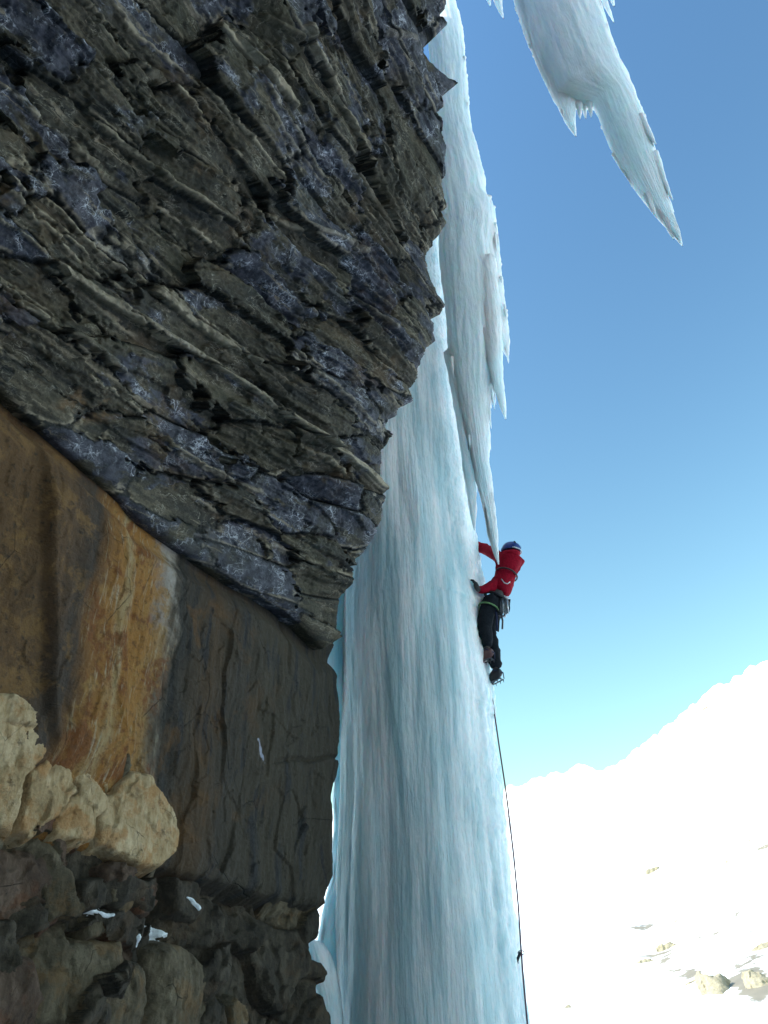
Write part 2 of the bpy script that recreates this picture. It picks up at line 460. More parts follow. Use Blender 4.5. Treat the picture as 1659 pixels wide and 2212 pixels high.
def build_overhang():
    res = .0125
    s = np.arange(-4.2, 4.9, res); t = np.arange(-.55, 8.6, res)
    nu, nv = len(s), len(t)
    S, T = np.meshgrid(s, t)
    S, T = S.ravel(), T.ravel()
    base = OA+S[:, None]*E1+T[:, None]*E2
    px, py = proj(base)
    keep = (px > -420) & (py > -480)
    d = np.full(S.shape, -9.0)
    d[keep] = poly_sdf(S[keep], T[keep], opoly)
    keep &= d > -.55
    idx = np.where(keep)[0]
    S, T, d = S[idx], T[idx], d[idx]
    # bedding coordinate
    bendw = 1-sstep(2.6, 4.6, T)
    q = T-(.20*S)*bendw+.10*S*sstep(3.4, 4.6, T)
    q = q+.06*fbm2(S*.5, T*.9, 2, 3)
    j1, _ = facets(S/1.6, q, .10, 21, 1, .6); j2, _ = facets(S/1.4+7, q, .035, 22, 1, .6)
    j3, _ = facets(S/2.2+3, q, .26, 23, 1, .6)
    ws = S+.16*j3+.10*j1+.03*j2; wq = q+.030*j3+.018*j1+.007*j2
    # slabs: jittered, elongated cells
    seeds = []
    r = np.random.RandomState(5)
    row = 0; y = -1.6
    while y < 9.4:
        dq = r.uniform(.20, .46)
        x = -4.6+r.uniform(0, 1)
        while x < 5.4:
            L = r.uniform(.5, 1.7)
            seeds.append((x+L/2, y+dq/2+r.normal(0, .05)))
            x += L
        y += dq
    seeds = np.array(seeds)
    K = 3.0
    cid, f1, f2 = voronoi(ws/K, wq, seeds/np.array([K, 1]))
    edge = (f2-f1)*.6
    n = len(seeds)
    off = r.normal(0, .060, n); tq = r.normal(.16, .24, n); ts = r.normal(0, .07, n); ch = r.uniform(0, 1, n)
    tc = np.clip(q-seeds[cid, 1], -.35, .35)
    h = off[cid]+tq[cid]*tc+ts[cid]*np.clip(S-seeds[cid, 0], -1, 1)
    v2, e2 = facets(S/2.2+.05*j1, q, .20, 41, 1, 1.3)
    h += .026*v2
    v3, e3 = facets(S/1.6+.02*j2, q+.01*j2, .085, 43, 1, 1.3)
    h += .010*v3
    v4, e4 = facets(S/1.3, q, .035, 44, 1, 1.2)
    h += .005*v4
    # splinters: thin beds broken along the bedding
    v5, e5 = facets(S/9+.01*j1, q, .060, 45, 1, 1.0)
    sp_ = sstep(-.15, .25, noise2(S*.7, q*1.2, 72))
    h += .026*v5*sp_
    v6, e6 = facets(S/12, q, .024, 46, 1, 1.0)
    h += .010*v6*sp_
    h += .13*fbm2(S*.45, T*.7, 2, 81)
    h += .006*fbm2(S*5, T*7, 4, 82)
    h -= .06*np.exp(-edge/.012)
    # hand-placed long ledges seen in the photograph (pixel ends, width, height, paleness)
    pale = np.zeros_like(S)
    for (x0, y0, x1, y1, w, hh, pa) in [(470, 50, 632, 232, .055, .10, .9), (85, 565, 450, 770, .05, .10, .75), (450, 770, 842, 1052, .045, .11, .85), (640, 60, 760, 290, .05, .09, .75),
                                        (760, 290, 880, 520, .05, .07, .6), (330, 620, 560, 780, .05, .07, .7), (200, 255, 480, 470, .03, .06, .55), (560, 455, 800, 540, .04, .05, .45),
                                        (840, 60, 905, 80, .05, .05, .3), (560, 30, 650, 110, .03, .05, .3), (20, 650, 260, 800, .04, .07, .2), (600, 880, 835, 1060, .03, .05, .25)]:
        a, b = o_st(np.array([x0, x1]), np.array([y0, y1]))
        e = b-a; L = np.linalg.norm(e); e /= L; nn = np.array([-e[1], e[0]])
        al = (S-a[0])*e[0]+(T-a[1])*e[1]; ac = (S-a[0])*nn[0]+(T-a[1])*nn[1]+.02*noise2(S*3, T*3, 91)
        inside = sstep(-.02, .03, al)*sstep(L+.02, L-.03, al)
        prof = sstep(-w, -w*.75, ac)*sstep(w, w*.2, ac)
        h += hh*prof*inside*(1+.25*noise2(al*4, ac*8, 92))
        pale = np.maximum(pale, pa*prof*inside)
    rl = np.random.RandomState(77)
    for k in range(70):
        s0, q0, L, w, pa = rl.uniform(-2.5, 3.5), rl.uniform(-.3, 6), rl.uniform(.35, 1.6), rl.uniform(.012, .036), rl.uniform(.3, .85)
        ac = wq-q0-rl.normal(0, .05)*(S-s0)
        mk_ = sstep(-w, -w*.6, ac)*sstep(w, w*.3, ac)*sstep(0, .05, S-s0)*sstep(L, L-.15, S-s0)
        h += rl.uniform(.015, .045)*mk_
        pale = np.maximum(pale, pa*mk_)
    lip = np.exp(-((edge-.020)/.010)**2)*(tc < 0)*sstep(-.15, .25, noise2(S*1.1, q*3, 78))  # lit edge along one side of each slab, painted as a pale band
    pale = np.maximum(pale, .75*lip)
    inner = sstep(0, .9, d)
    h = h*(.45+.55*inner)
    dc = -poly_sdf(S, T, np.vstack([crk_st, [[-9, -3], [9, -3]]]))
    low = sstep(.55, .0, np.abs(dc))
    h = h*(1-.72*low)+.07*low
    # rounding and falling away behind the rim
    h -= .05*np.exp(-np.maximum(d, 0)/.05)*(d > 0)+(d <= 0)*(.05+3.2*(-d))
    V = OA+S[:, None]*E1+T[:, None]*E2+h[:, None]*ON
    rust = sstep(.3, -1.8, S)*sstep(2.2, .2, T)*1.0
    rust = np.maximum(rust, .25*sstep(.2, .5, noise2(S*.6, T*.9, 95)))
    pp = [(110, 880), (170, 835), (230, 850), (290, 880), (240, 905), (150, 915)]
    dd = poly_sdf(S, T, o_st(*P(pp)))
    rust = np.maximum(rust, .8*sstep(-.05, .05, dd))
    rk = np.stack([S, wq, ch[cid]], -1); rk2 = np.stack([edge, rust, pale], -1)
    full = np.full(nu*nv, -1); full[idx] = np.arange(len(idx))
    m = np.zeros(nu*nv, bool); m[idx] = True
    F = full[grid_faces(nu, nv, m)]
    attrs = {'rk': rk, 'rk2': rk2}
    fc = cid[F[:, 0]]
    cnt = np.bincount(fc, minlength=n)
    # the overhang itself: a dark backing sheet a little inside the rock
    bi = np.arange(0, len(s), 12); bj = np.arange(0, len(t), 12)
    BS, BT = np.meshgrid(s[bi], t[bj]); BS, BT = BS.ravel(), BT.ravel()
    bd = poly_sdf(BS, BT, opoly)
    bp, bq_ = proj(OA+BS[:, None]*E1+BT[:, None]*E2)
    BV = OA+BS[:, None]*E1+BT[:, None]*E2-(.75+.1*noise2(BS, BT, 7))[:, None]*ON
    bf = grid_faces(len(bi), len(bj), (bd > .15) & (bp > -900) & (bq_ > -900))
    v, f, _ = sub(BV, bf, {})
    o = mk('cliff_overhang', v, f, M_MASS)
    tag(o, kind='structure')
    vis = np.zeros(n)
    px, py = proj(V)
    infr = ((px > 0) & (px < W) & (py > 0) & (py < H))[F[:, 0]]
    vis = np.bincount(fc, weights=infr.astype(float), minlength=n)
    order = np.argsort(-vis)
    show = [k for k in order[:290] if vis[k] > 20]
    showm = np.zeros(n, bool); showm[show] = True
    for k in show:
        v, f, at_ = sub(V, F[fc == k], attrs)
        mk('rock_slab', v, f, M_SCHIST, o, at_)
    v, f, at_ = sub(V, F[~showm[fc]], attrs)
    tag(mk('rock_rubble', v, f, M_SCHIST, o, at_), kind='stuff')
    return o
OVER = build_overhang()

# ---- rust-streaked wall under the overhang
WR = [(700, 1340), (745, 1385), (726, 1425), (734, 1459), (736, 1509), (734, 1575), (733, 1642), (727, 1680), (720, 1727), (724, 1785), (725, 1830), (724, 1891), (710, 1925), (703, 1956),
      (640, 1945), (600, 1932), (552, 1925), (500, 1905), (443, 1893), (400, 1882), (340, 1862), (260, 1845), (170, 1828), (110, 1820), (50, 1805), (-20, 1790), (-500, 1740), (-700, 700), (0, 600), (400, 900)]
wpoly = w_uz(*P(WR))
def wall_h(U, Z):
    px, py = proj(WA+U[:, None]*WT+Z[:, None]*np.array([0, 0, 1.]))
    h = .05*fbm2(U*.8, Z*.5, 3, 101)+.020*fbm2(U*3.5, Z*1.1, 4, 102)+.010*fbm2(U*11, Z*2.2, 3, 103)
    # the rusty panel stands out and ends on an uneven arris
    edge = 283+10*noise2(Z*1.3, Z*0, 105)+4*noise2(Z*6, Z*0, 106)
    edge = edge-(np.clip(py-1180, -200, 500))*.06+(np.clip(py-1560, 0, 200))*.12
    h += .16*sstep(edge+14, edge-26, px)*sstep(1720, 1600, py)
    h += -.10*sstep(95, 75, px-(py-1300)*.01)*sstep(1700, 1500, py)
    v, e = facets(U+.05*noise2(U*3, Z*3, 107), Z*.55, .30, 108, 1, 1)
    h += .022*v*sstep(330, 420, px)
    v, e = facets(U+.02*noise2(U*9, Z*9, 109), Z*.5, .10, 110, 1, 1)
    h += .008*v
    crk = np.interp(px, [-400, 0, 139, 300, 450, 600, 690], [600, 850, 975, 1130, 1222, 1310, 1400])
    h = h*(.25+.75*sstep(20, 160, py-crk))-.11*sstep(60, 10, py-crk)
    # shallow hollow and horizontal scar
    h -= .05*np.exp(-((px-470)/45)**2-((py-1560)/40)**2)
    h -= .04*np.exp(-((py-1640-12*noise2(U*3, Z, 111))/5)**2)*sstep(560, 640, px)
    h -= .03*np.exp(-((px-627-8*noise2(Z*2, U, 112))/3)**2)*sstep(1470, 1420, py)
    return h, px, py
def build_wall():
    res = .0125
    u = np.arange(-2.4, 4.55, res); z = np.arange(2.9, 6.6, res)
    U, Z = [a.ravel() for a in np.meshgrid(u, z)]
    d = poly_sdf(U, Z, wpoly)
    h, px, py = wall_h(U, Z)
    d2 = d+.02*fbm2(U*6, Z*6, 3, 121)
    h -= .035*np.exp(-np.maximum(d2, 0)/.03)*(d2 > 0)+(d2 <= 0)*(.035+3.0*(-d2))
    V = WA+U[:, None]*WT+Z[:, None]*np.array([0, 0, 1.])+h[:, None]*WNR
    keep = (d > -.28) & (px > -450)
    # streak coordinate follows the photograph's columns at mid height, straight down the wall
    mid = w_uz(np.array([0., 740.]), np.array([1350., 1500.]))
    k = (U-mid[0, 0])/(mid[1, 0]-mid[0, 0])
    rk = np.stack([U, Z, k*0], -1); rk2 = np.stack([k, d, k*0], -1)
    F = grid_faces(len(u), len(z), keep)
    v, f, at_ = sub(V, F, {'rk': rk, 'rk2': rk2})
    o = mk('cliff_wall', v, f, M_WALL, None, at_)
    tag(o, kind='structure')
    return o
WALL = build_wall()

# ---- stones: outline on the wall plane, domed and broken relief
def stone(name, outline, mat, out, bulge, parent, seed, fsize=.25, res=.0125, back=-.6, rnd=.012, ridge=None, jag=.010, ftilt=1.0, nplanes=4, slope=(.1, .7)):
    poly = w_uz(*P(outline), out+.6*bulge)
    lo, hi = poly.min(0)-.12, poly.max(0)+.12
    u = np.arange(lo[0], hi[0], res); z = np.arange(lo[1], hi[1], res)
    U, Z = [a.ravel() for a in np.meshgrid(u, z)]
    jf, _ = facets(U, Z, .09, seed+9, 1, .5)
    d = poly_sdf(U, Z, poly)+jag*fbm2(U*5, Z*5, 3, seed)+.012*jf-.006
    rs = np.random.RandomState(seed)
    cu, cz = poly.mean(0); ext = (hi-lo)/2
    hp = np.full(U.shape, bulge)
    for k in range(nplanes):
        an = 2*math.pi*(k+rs.uniform(-.3, .3))/nplanes
        g = bulge*rs.uniform(*slope)
        hp = np.minimum(hp, bulge*rs.uniform(.8, 1.15)-g*((U-cu)/ext[0]*math.cos(an)+(Z-cz)/ext[1]*math.sin(an))+.012*noise2(U*6, Z*6, seed+k))
    v, e = facets(U+.04*noise2(U*5, Z*5, seed+1), Z, fsize*.45, seed+2, .5, ftilt)
    v2, e2 = facets(U+.02*noise2(U*9, Z*9, seed+3), Z, fsize*.16, seed+4, .5, ftilt)
    h = out+hp+.018*v+.007*v2+.010*fbm2(U*4, Z*3, 4, seed+5)+.006*fbm2(U*18, Z*14, 3, seed+6)
    h -= rnd*np.exp(-np.maximum(d, 0)/(rnd*.7))*(d > 0)+(d <= 0)*(rnd-3.5*d)
    h = np.maximum(h, back)
    V = WA+U[:, None]*WT+Z[:, None]*np.array([0, 0, 1.])+h[:, None]*WNR
    f = grid_faces(len(u), len(z), d > -.16)
    v, f, _ = sub(V, f, {})
    return mk(name, v, f, mat, parent)
def z6(l): return [(x/3, 1296+y/3) for x, y in l]
def z7(l): return [(x/3, 1659+y/3) for x, y in l]
BL = [
    ('rock_block', z6([(-200, 560), (0, 600), (100, 600), (180, 660), (250, 740), (255, 800), (120, 800), (-200, 800)]), M_TAN, .14, .07, 201, .22),
    ('rock_block', z6([(-200, 780), (0, 775), (240, 795), (325, 955), (305, 1020), (165, 1150), (140, 1330), (105, 1500), (-60, 1440), (-200, 1430)]), M_TAN, .11, .07, 211, .30),
    ('rock_block', z6([(325, 985), (400, 1010), (475, 1080), (515, 1240), (400, 1375), (290, 1440), (205, 1545), (130, 1510), (150, 1340), (175, 1155)]), M_TAN, .06, .07, 221, .30),
    ('rock_block', z6([(525, 1065), (620, 1150), (700, 1262), (720, 1330), (640, 1420), (625, 1550), (560, 1565), (335, 1545), (335, 1440), (420, 1370), (510, 1240), (490, 1100)]), M_TAN, .03, .07, 231, .30),
    ('rock_block', [(238, 1722), (270, 1686), (293, 1668), (327, 1673), (343, 1703), (377, 1743), (391, 1790), (386, 1835), (347, 1873), (318, 1872), (255, 1842), (214, 1826), (216, 1765)], M_TAN, .02, .11, 241, .42),
    ('rock_block', z6([(540, 1020), (600, 1010), (640, 1100), (700, 1200), (700, 1260), (620, 1150)]), M_TAN, .0, .05, 251, .2),
    ('rock_block', z6([(780, 1130), (800, 1020), (840, 990), (860, 1050), (840, 1120), (800, 1160)]), M_GREY, .0, .05, 255, .2),
]
for nm, o_, mt, ou, bu, sd_, fs in BL:
    stone(nm, o_, mt, ou, bu, WALL, sd_, fs)

# ---- lower tier, set back under the wall
LR = [(707, 1940), (707, 1952), (679, 1959), (686, 2000), (679, 2027), (662, 2034), (666, 2072), (693, 2082), (700, 2113), (686, 2137), (707, 2191), (712, 2230), (720, 2420), (700, 2800), (-900, 2800), (-900, 1700), (400, 1800)]
lpoly = w_uz(*P(LR), -.13)
def build_lower():
    res = .0135
    u = np.arange(-1.9, 4.5, res); z = np.arange(1.2, 3.9, res)
    U, Z = [a.ravel() for a in np.meshgrid(u, z)]
    d = poly_sdf(U, Z, lpoly)
    r = np.random.RandomState(23)
    wu = U+.10*fbm2(U*2, Z*2, 3, 131); wz = Z+.10*fbm2(U*2, Z*2, 3, 132)
    seeds = np.stack([r.uniform(-2.1, 4.7, 150), r.uniform(1.0, 4.0, 150)], -1)
    cid, f1, f2 = voronoi(wu, wz, seeds)
    edge = (f2-f1)*.5
    off = r.normal(0, .07, 150); tu = r.normal(0, .35, 150); tz = r.normal(.05, .35, 150)
    h = -.05-.17*sstep(1.5, 2.4, U)+off[cid]+tu[cid]*np.clip(wu-seeds[cid, 0], -.3, .3)+tz[cid]*np.clip(wz-seeds[cid, 1], -.3, .3)
    v, e = facets(U+.03*noise2(U*6, Z*6, 133), Z, .11, 134, 1, 1)
    h += .022*v+.02*fbm2(U*4, Z*4, 4, 135)-.07*np.exp(-edge/.018)
    d2 = d+.015*fbm2(U*7, Z*7, 3, 136)
    h = h*(.4+.6*sstep(0, .4, d))-.24*.0
    h -= .04*np.exp(-np.maximum(d2, 0)/.03)*(d2 > 0)+(d2 <= 0)*(.04+3.*(-d2))
    V = WA+U[:, None]*WT+Z[:, None]*np.array([0, 0, 1.])+h[:, None]*WNR
    px, py = proj(V)
    F = grid_faces(len(u), len(z), (d > -.3) & (px > -350) & (py < 2600))
    fc = cid[F[:, 0]]
    bv, bf = [], []
    o = None
    uu = np.array([[-3.5, .5], [4.0, .5], [4.0, 4.0], [-3.5, 4.0]])
    bu = np.linspace(-3.5, 3.95, 40); bz = np.linspace(-.4, 3.7, 24)
    BU, BZ = [a.ravel() for a in np.meshgrid(bu, bz)]
    BV = WA+BU[:, None]*WT+BZ[:, None]*np.array([0, 0, 1.])+(-.75+.12*fbm2(BU, BZ, 3, 5))[:, None]*WNR
    o = mk('cliff_foot', BV, grid_faces(40, 24), M_MASS)
    tag(o, kind='structure')
    for k in range(150):
        m = fc == k
        if m.sum() < 4: continue
        v, f, _ = sub(V, F[m], {})
        mk('broken_rock', v, f, M_DARK if r.rand() < .7 else (M_GREY if r.rand() < .6 else M_RED), o)
    return o
FOOT = build_lower()

BIG = [
    (z7([(-200, 440), (0, 455), (110, 530), (300, 505), (480, 545), (520, 690), (505, 830), (435, 960), (330, 1085), (200, 1065), (60, 1000), (-200, 930)]), M_RED, -.03, .07, 301, .34, 'squat red-brown boulder wedged below the tan blocks'),
    (z7([(425, 1180), (560, 1105), (700, 1130), (825, 1100), (850, 1240), (985, 1300), (1000, 1450), (960, 1659), (900, 1900), (480, 1900), (455, 1600), (400, 1400)]), M_GREY, -.03, .11, 311, .45, 'large rounded grey-brown boulder at bottom, upper half in view'),
    (z7([(-250, 1130), (0, 1140), (150, 1150), (260, 1235), (305, 1400), (320, 1659), (330, 1950), (-250, 1950)]), M_RED, -.03, .11, 321, .45, 'rust-stained dark boulder cut by the lower left corner'),
    (z7([(1010, 1140), (1130, 1120), (1280, 1160), (1370, 1270), (1395, 1400), (1340, 1659), (1320, 1900), (1010, 1900), (1000, 1659), (1010, 1450), (990, 1290)]), M_GREY, -.06, .09, 331, .34, 'grey boulder with upright edges below the larger snow patch'),
]
for (o_, mt, ou, bu, sd_, fs, lb) in BIG:
    cx = np.mean([p[0] for p in o_]); cy = np.mean([p[1] for p in o_])
    b = stone('boulder', o_, mt, ou, bu, None, sd_, fs, rnd=.07, nplanes=7, slope=(.4, 1.2))
    tag(b, lb, 'boulder', 'boulders wedged at the cliff foot')
for (o_, mt, ou, bu, sd_, fs) in [
    (z7([(560, 740), (670, 720), (700, 800), (680, 900), (560, 920), (520, 860)]), M_DARK, -0.01, .06, 341, .2),
    (z7([(690, 650), (760, 600), (880, 620), (900, 690), (840, 730), (720, 730)]), M_RED, 0.03, .07, 345, .2),
    (z7([(720, 780), (800, 760), (880, 800), (870, 900), (800, 960), (730, 910)]), M_GREY, -0.01, .06, 351, .2),
    (z7([(900, 720), (1010, 740), (1010, 880), (950, 960), (880, 920)]), M_RED, -0.01, .06, 361, .2),
    (z7([(560, 980), (700, 970), (790, 1030), (700, 1080), (580, 1090)]), M_GREY, -0.05, .05, 371, .2),
    (z7([(1120, 720), (1290, 740), (1330, 900), (1270, 1010), (1150, 930)]), M_DARK, -.10, .06, 381, .2),
    (z7([(1500, 1560), (1545, 1470), (1600, 1540), (1620, 1659), (1600, 1760), (1500, 1760)]), M_GREY, -.16, .06, 391, .2)]:
    stone('rock_block', o_, mt, ou, bu, FOOT, sd_, fs)

# ---- body of the cliff behind and above the visible faces, plus unseen shade blocks
def block_mesh(name, boxes, mat, amp, seed, nsub=14):
    V, F, o = [], [], 0
    for (c8) in boxes:
        c8 = np.array(c8, float)          # 8 corners: bottom 4, top 4
        quads = [(0, 1, 5, 4), (1, 2, 6, 5), (2, 3, 7, 6), (3, 0, 4, 7), (4, 5, 6, 7), (3, 2, 1, 0)]
        for a, b, c, d in quads:
            t = np.linspace(0, 1, nsub+1)
            A, B = [x.ravel() for x in np.meshgrid(t, t)]
            p = ((1-A)*(1-B))[:, None]*c8[a]+(A*(1-B))[:, None]*c8[b]+(A*B)[:, None]*c8[c]+((1-A)*B)[:, None]*c8[d]
            nz = np.stack([fbm2(p[:, 1]*.5+p[:, 2]*.3, p[:, 2]*.5+p[:, 0]*.3, 4, seed+i) for i in range(3)], -1)
            V.append(p+amp*nz)
            F.append(grid_faces(nsub+1, nsub+1)+o); o += len(p)
    v, f = np.concatenate(V), np.concatenate(F)
    ob = mk(name, v, f, mat)
    tag(ob, kind='structure')
    return ob
def wp(u, off, z): return (WA+u*WT+off*WNR)+np.array([0, 0, z])
block_mesh('cliff_body_and_shade_blocks', [
    [wp(-14, -1.0, -2), wp(3.2, -1.0, -2), wp(3.2, -12, -2), wp(-14, -12, -2), wp(-14, -1.0, 7), wp(3.2, -1.0, 7), wp(3.2, -12, 7), wp(-14, -12, 7)],
    [wp(-14, -1.0, 6.5), wp(3.0, -1.0, 6.5), wp(3.0, -12, 6.5), wp(-14, -12, 6.5), wp(-14, 3.2, 27), wp(-2.2, 5.2, 27), wp(2.4, -12, 27), wp(-14, -12, 27)],
    # unseen rear wall and roof, added to darken faces turned to the camera
    [(-13, -10, -2), (7, -10, -2), (6, -6.5, -2), (-13, -6.5, -2), (-13, -10, 26), (7, -10, 26), (5, -6, 26), (-13, -5, 26)],
    [(-13, -10, 15), (.5, -10, 15), (-.4, 1.0, 14.5), (-13, 3, 12), (-13, -10, 26), (1.5, -10, 26), (.6, 2.0, 26), (-13, 4, 26)],
], M_MASS, .35, 400)

# ------------------------------------------------------------------ ice
AX = at(940, 2212, 9.2)[:2]; RC = 9.2*math.sin(math.radians(5.42))
def build_column():
    nz = 950
    # angles: dense on the side that faces the viewer
    na = 420
    k = np.linspace(0, 1, na, endpoint=False)
    face = math.atan2(-AX[1], -AX[0])
    th = face+(k*2-1)*math.pi*1.0
    th = face+np.sign(k*2-1)*np.abs(k*2-1)**1.35*math.pi
    z = np.concatenate([np.linspace(-.4, 2.3, 40, endpoint=False), np.linspace(2.3, 14, nz-90, endpoint=False), np.linspace(14, 24, 50)])
    TH, Z = np.meshgrid(th, z)
    a = TH-face
    r = RC*np.ones_like(Z)
    # flare and slow undulation
    r += .45*sstep(1.6, -.4, Z)**2
    r += .06*noise2(a*1.2, Z*.35, 501)*1.0+.035*noise2(a*2.6, Z*.6, 502)
    la = a*RC
    def flute(fr, st, seed): return np.abs(noise2(la*fr+.25*noise2(la*1.2, Z*.5, seed+9), Z*fr/st, seed))
    r += .045*flute(1.9, 14, 511)+.024*flute(4.5, 18, 512)+.012*flute(10, 20, 513)+.006*flute(22, 18, 514)
    # crusty right-hand side
    right = sstep(.3, 1.1, a)
    r += right*(.022*fbm2(la*6, Z*4, 4, 521)+.010*np.abs(noise2(la*16, Z*9, 522)))
    r += .004*fbm2(la*30, Z*6, 2, 523)
    # stepped bulges where flow ice has dripped over itself
    for zz, da, w, amp in [(5.55, 1.25, .5, .05), (4.2, 1.1, .6, .03), (6.9, .9, .7, .03)]:
        ramp = np.clip((Z-zz)/.9, 0, 1)
        r += amp*sstep(0, .06, Z-zz)*(1-ramp)*np.exp(-((a-da)/w)**2)
    V = np.stack([AX[0]+r*np.cos(TH), AX[1]+r*np.sin(TH), Z], -1).reshape(-1, 3)
    rt = root('ice_column', (AX[0], AX[1], 0), 'massive blue-white fluted ice column standing from ground to overhang', 'ice column')
    mk('pillar', V, grid_faces(na, len(z), wrap=True), M_ICE, rt)
    return rt
COLUMN = build_column()

def strand(rows, hd, ratio=.7, n=160, na=40, seed=0, amp=.10, rough=.03, bend=0.0):
    """free-hanging ice: rows = (y, x left, x right) in photograph units, hung at horizontal distance hd"""
    rows = np.array(rows, float)
    y = np.linspace(rows[0, 0], rows[-1, 0], n)
    xl = np.interp(y, rows[:, 0], rows[:, 1]); xr = np.interp(y, rows[:, 0], rows[:, 2])
    C = at((xl+xr)/2, y, hd); L = at(xl, y, hd); Rr = at(xr, y, hd)
    half = (Rr-L)/2; half[:, 2] *= .2
    hw = np.linalg.norm(half, axis=1)
    ax = half/np.maximum(hw, 1e-6)[:, None]
    hw = np.maximum(hw, .002)
    dep = np.stack([C[:, 0], C[:, 1], 0*hw], -1); dep /= np.linalg.norm(dep, axis=1)[:, None]
    th = np.linspace(0, 2*math.pi, na, endpoint=False)
    TH, I = np.meshgrid(th, np.arange(n))
    z = C[:, 2][I]
    cx, sx = np.cos(TH), np.sin(TH)
    w = hw[I]
    nn = np.abs(noise2(cx*2.2+sx*1.3+seed, z*.35+sx, 600+seed))+.5*np.abs(noise2(cx*5+seed, z*.5+sx*5, 610+seed))
    fl = np.abs(noise2(TH*w[0, 0]*5+seed, z*.16, 630+seed))+.5*np.abs(noise2(TH*w[0, 0]*12+seed, z*.3, 640+seed))
    rr = w*(1-amp*.5+amp*.7*nn)+np.minimum(.018*fl, w*.3)+np.minimum(rough, w*.35)*fbm2(TH*3+cx*4, z*2.2+sx*3, 3, 620+seed)
    V = C[I]+(rr*cx)[..., None]*ax[I]+(rr*np.maximum(ratio, np.minimum(1, .03/w))*sx)[..., None]*dep[I]
    V = V.reshape(-1, 3)
    return V, grid_faces(na, n, wrap=True)[:, ::-1]
def spike(p, L, r, seed, tilt=0.02, n=14, na=8):
    k = np.linspace(0, 1, n)
    rs = np.random.RandomState(seed)
    dx, dy = rs.normal(0, tilt, 2)
    pts = p+np.stack([k*L*dx, k*L*dy, -k*L], -1)
    rad = r*(1-k)**.8*(1+.18*np.sin(k*rs.uniform(8, 16)+rs.uniform(0, 6)))+.0015
    th = np.linspace(0, 2*math.pi, na, endpoint=False)
    V = pts[:, None, :]+np.stack([np.cos(th)[None]*rad[:, None], np.sin(th)[None]*rad[:, None], 0*rad[:, None]*th[None]], -1)
    return V.reshape(-1, 3), grid_faces(na, n, wrap=True)[:, ::-1]
def fringe(parent, rows, hd, mat, count, seed, Lr=(.12, .4), side='both', inset=.015, y0=None, y1=None):
    rs = np.random.RandomState(seed)
    rows = np.array(rows, float)
    a, b = (y0 if y0 is not None else rows[0, 0]), (y1 if y1 is not None else rows[-1, 0])
    for i in range(count):
        y = rs.uniform(a, b)
        xl, xr = np.interp(y, rows[:, 0], rows[:, 1]), np.interp(y, rows[:, 0], rows[:, 2])
        s = rs.rand() < .5 if side == 'both' else side == 'left'
        x = xl+2.5 if s else xr-2.5
        p = at(x, y, hd+rs.uniform(-.08, .12))
        L = rs.uniform(*Lr)
        v, f = spike(p+np.array([0, 0, .10]), L, rs.uniform(.018, .04), seed*100+i)
        mk('icicle', v, f, M_ICL, parent)

CH = 8.25
C_MAIN = [(-420, 905, 962), (-150, 912, 978), (0, 918, 984), (57, 922, 998), (147, 930, 1009), (253, 935, 1014), (307, 938, 1026), (350, 940, 1037), (396, 942, 1049), (434, 944, 1056), (454, 945, 1070), (480, 946, 1076), (507, 947, 1074),
          (540, 948, 1072), (600, 952, 1076), (663, 958, 1078), (745, 966, 1076), (818, 981, 1066), (862, 988, 1060), (906, 1000, 1055), (950, 1011, 1057), (994, 1020, 1056), (1038, 1029, 1061), (1097, 1046, 1067), (1150, 1056, 1072), (1200, 1069, 1076), (1219, 1076, 1078)]
C_R1 = [(430, 1020, 1060), (500, 1030, 1076), (584, 1035, 1083), (643, 1040, 1091), (700, 1052, 1098), (735, 1078, 1099), (771, 1095, 1098)]
C_R2 = [(560, 1020, 1070), (680, 1035, 1082), (774, 1050, 1084), (833, 1066, 1087), (880, 1082, 1091), (905, 1091, 1093)]
C_L = [(760, 960, 1010), (900, 985, 1018), (1000, 1000, 1024), (1053, 1008, 1028), (1100, 1015, 1028), (1145, 1024, 1026)]
base = at(1000, 300, CH)
CURT = root('ice_curtain', (base[0], base[1], base[2]+4), 'pale curtain of ice hanging from rock lip, ending in spikes', 'ice curtain')
for i, (nm, rws, hd, rt_, na) in enumerate([('curtain_body', C_MAIN, CH, .55, 120), ('icicle', C_R1, CH+.05, .6, 40), ('icicle', C_R2, CH-.1, .6, 40), ('icicle', C_L, CH+.05, .6, 36)]):
    v, f = strand(rws, hd, rt_, 520 if i == 0 else 160, na, 10+i, .16, .02)
    mk(nm, v, f, M_CURT, CURT)
fringe(CURT, C_MAIN, CH, M_CURT, 34, 3, (.15, .5), 'right', y0=80, y1=760)
fringe(CURT, C_R1, CH, M_CURT, 10, 4, (.12, .35), 'right')
fringe(CURT, C_MAIN, CH, M_CURT, 18, 5, (.2, .6), 'both', y0=760, y1=1010)

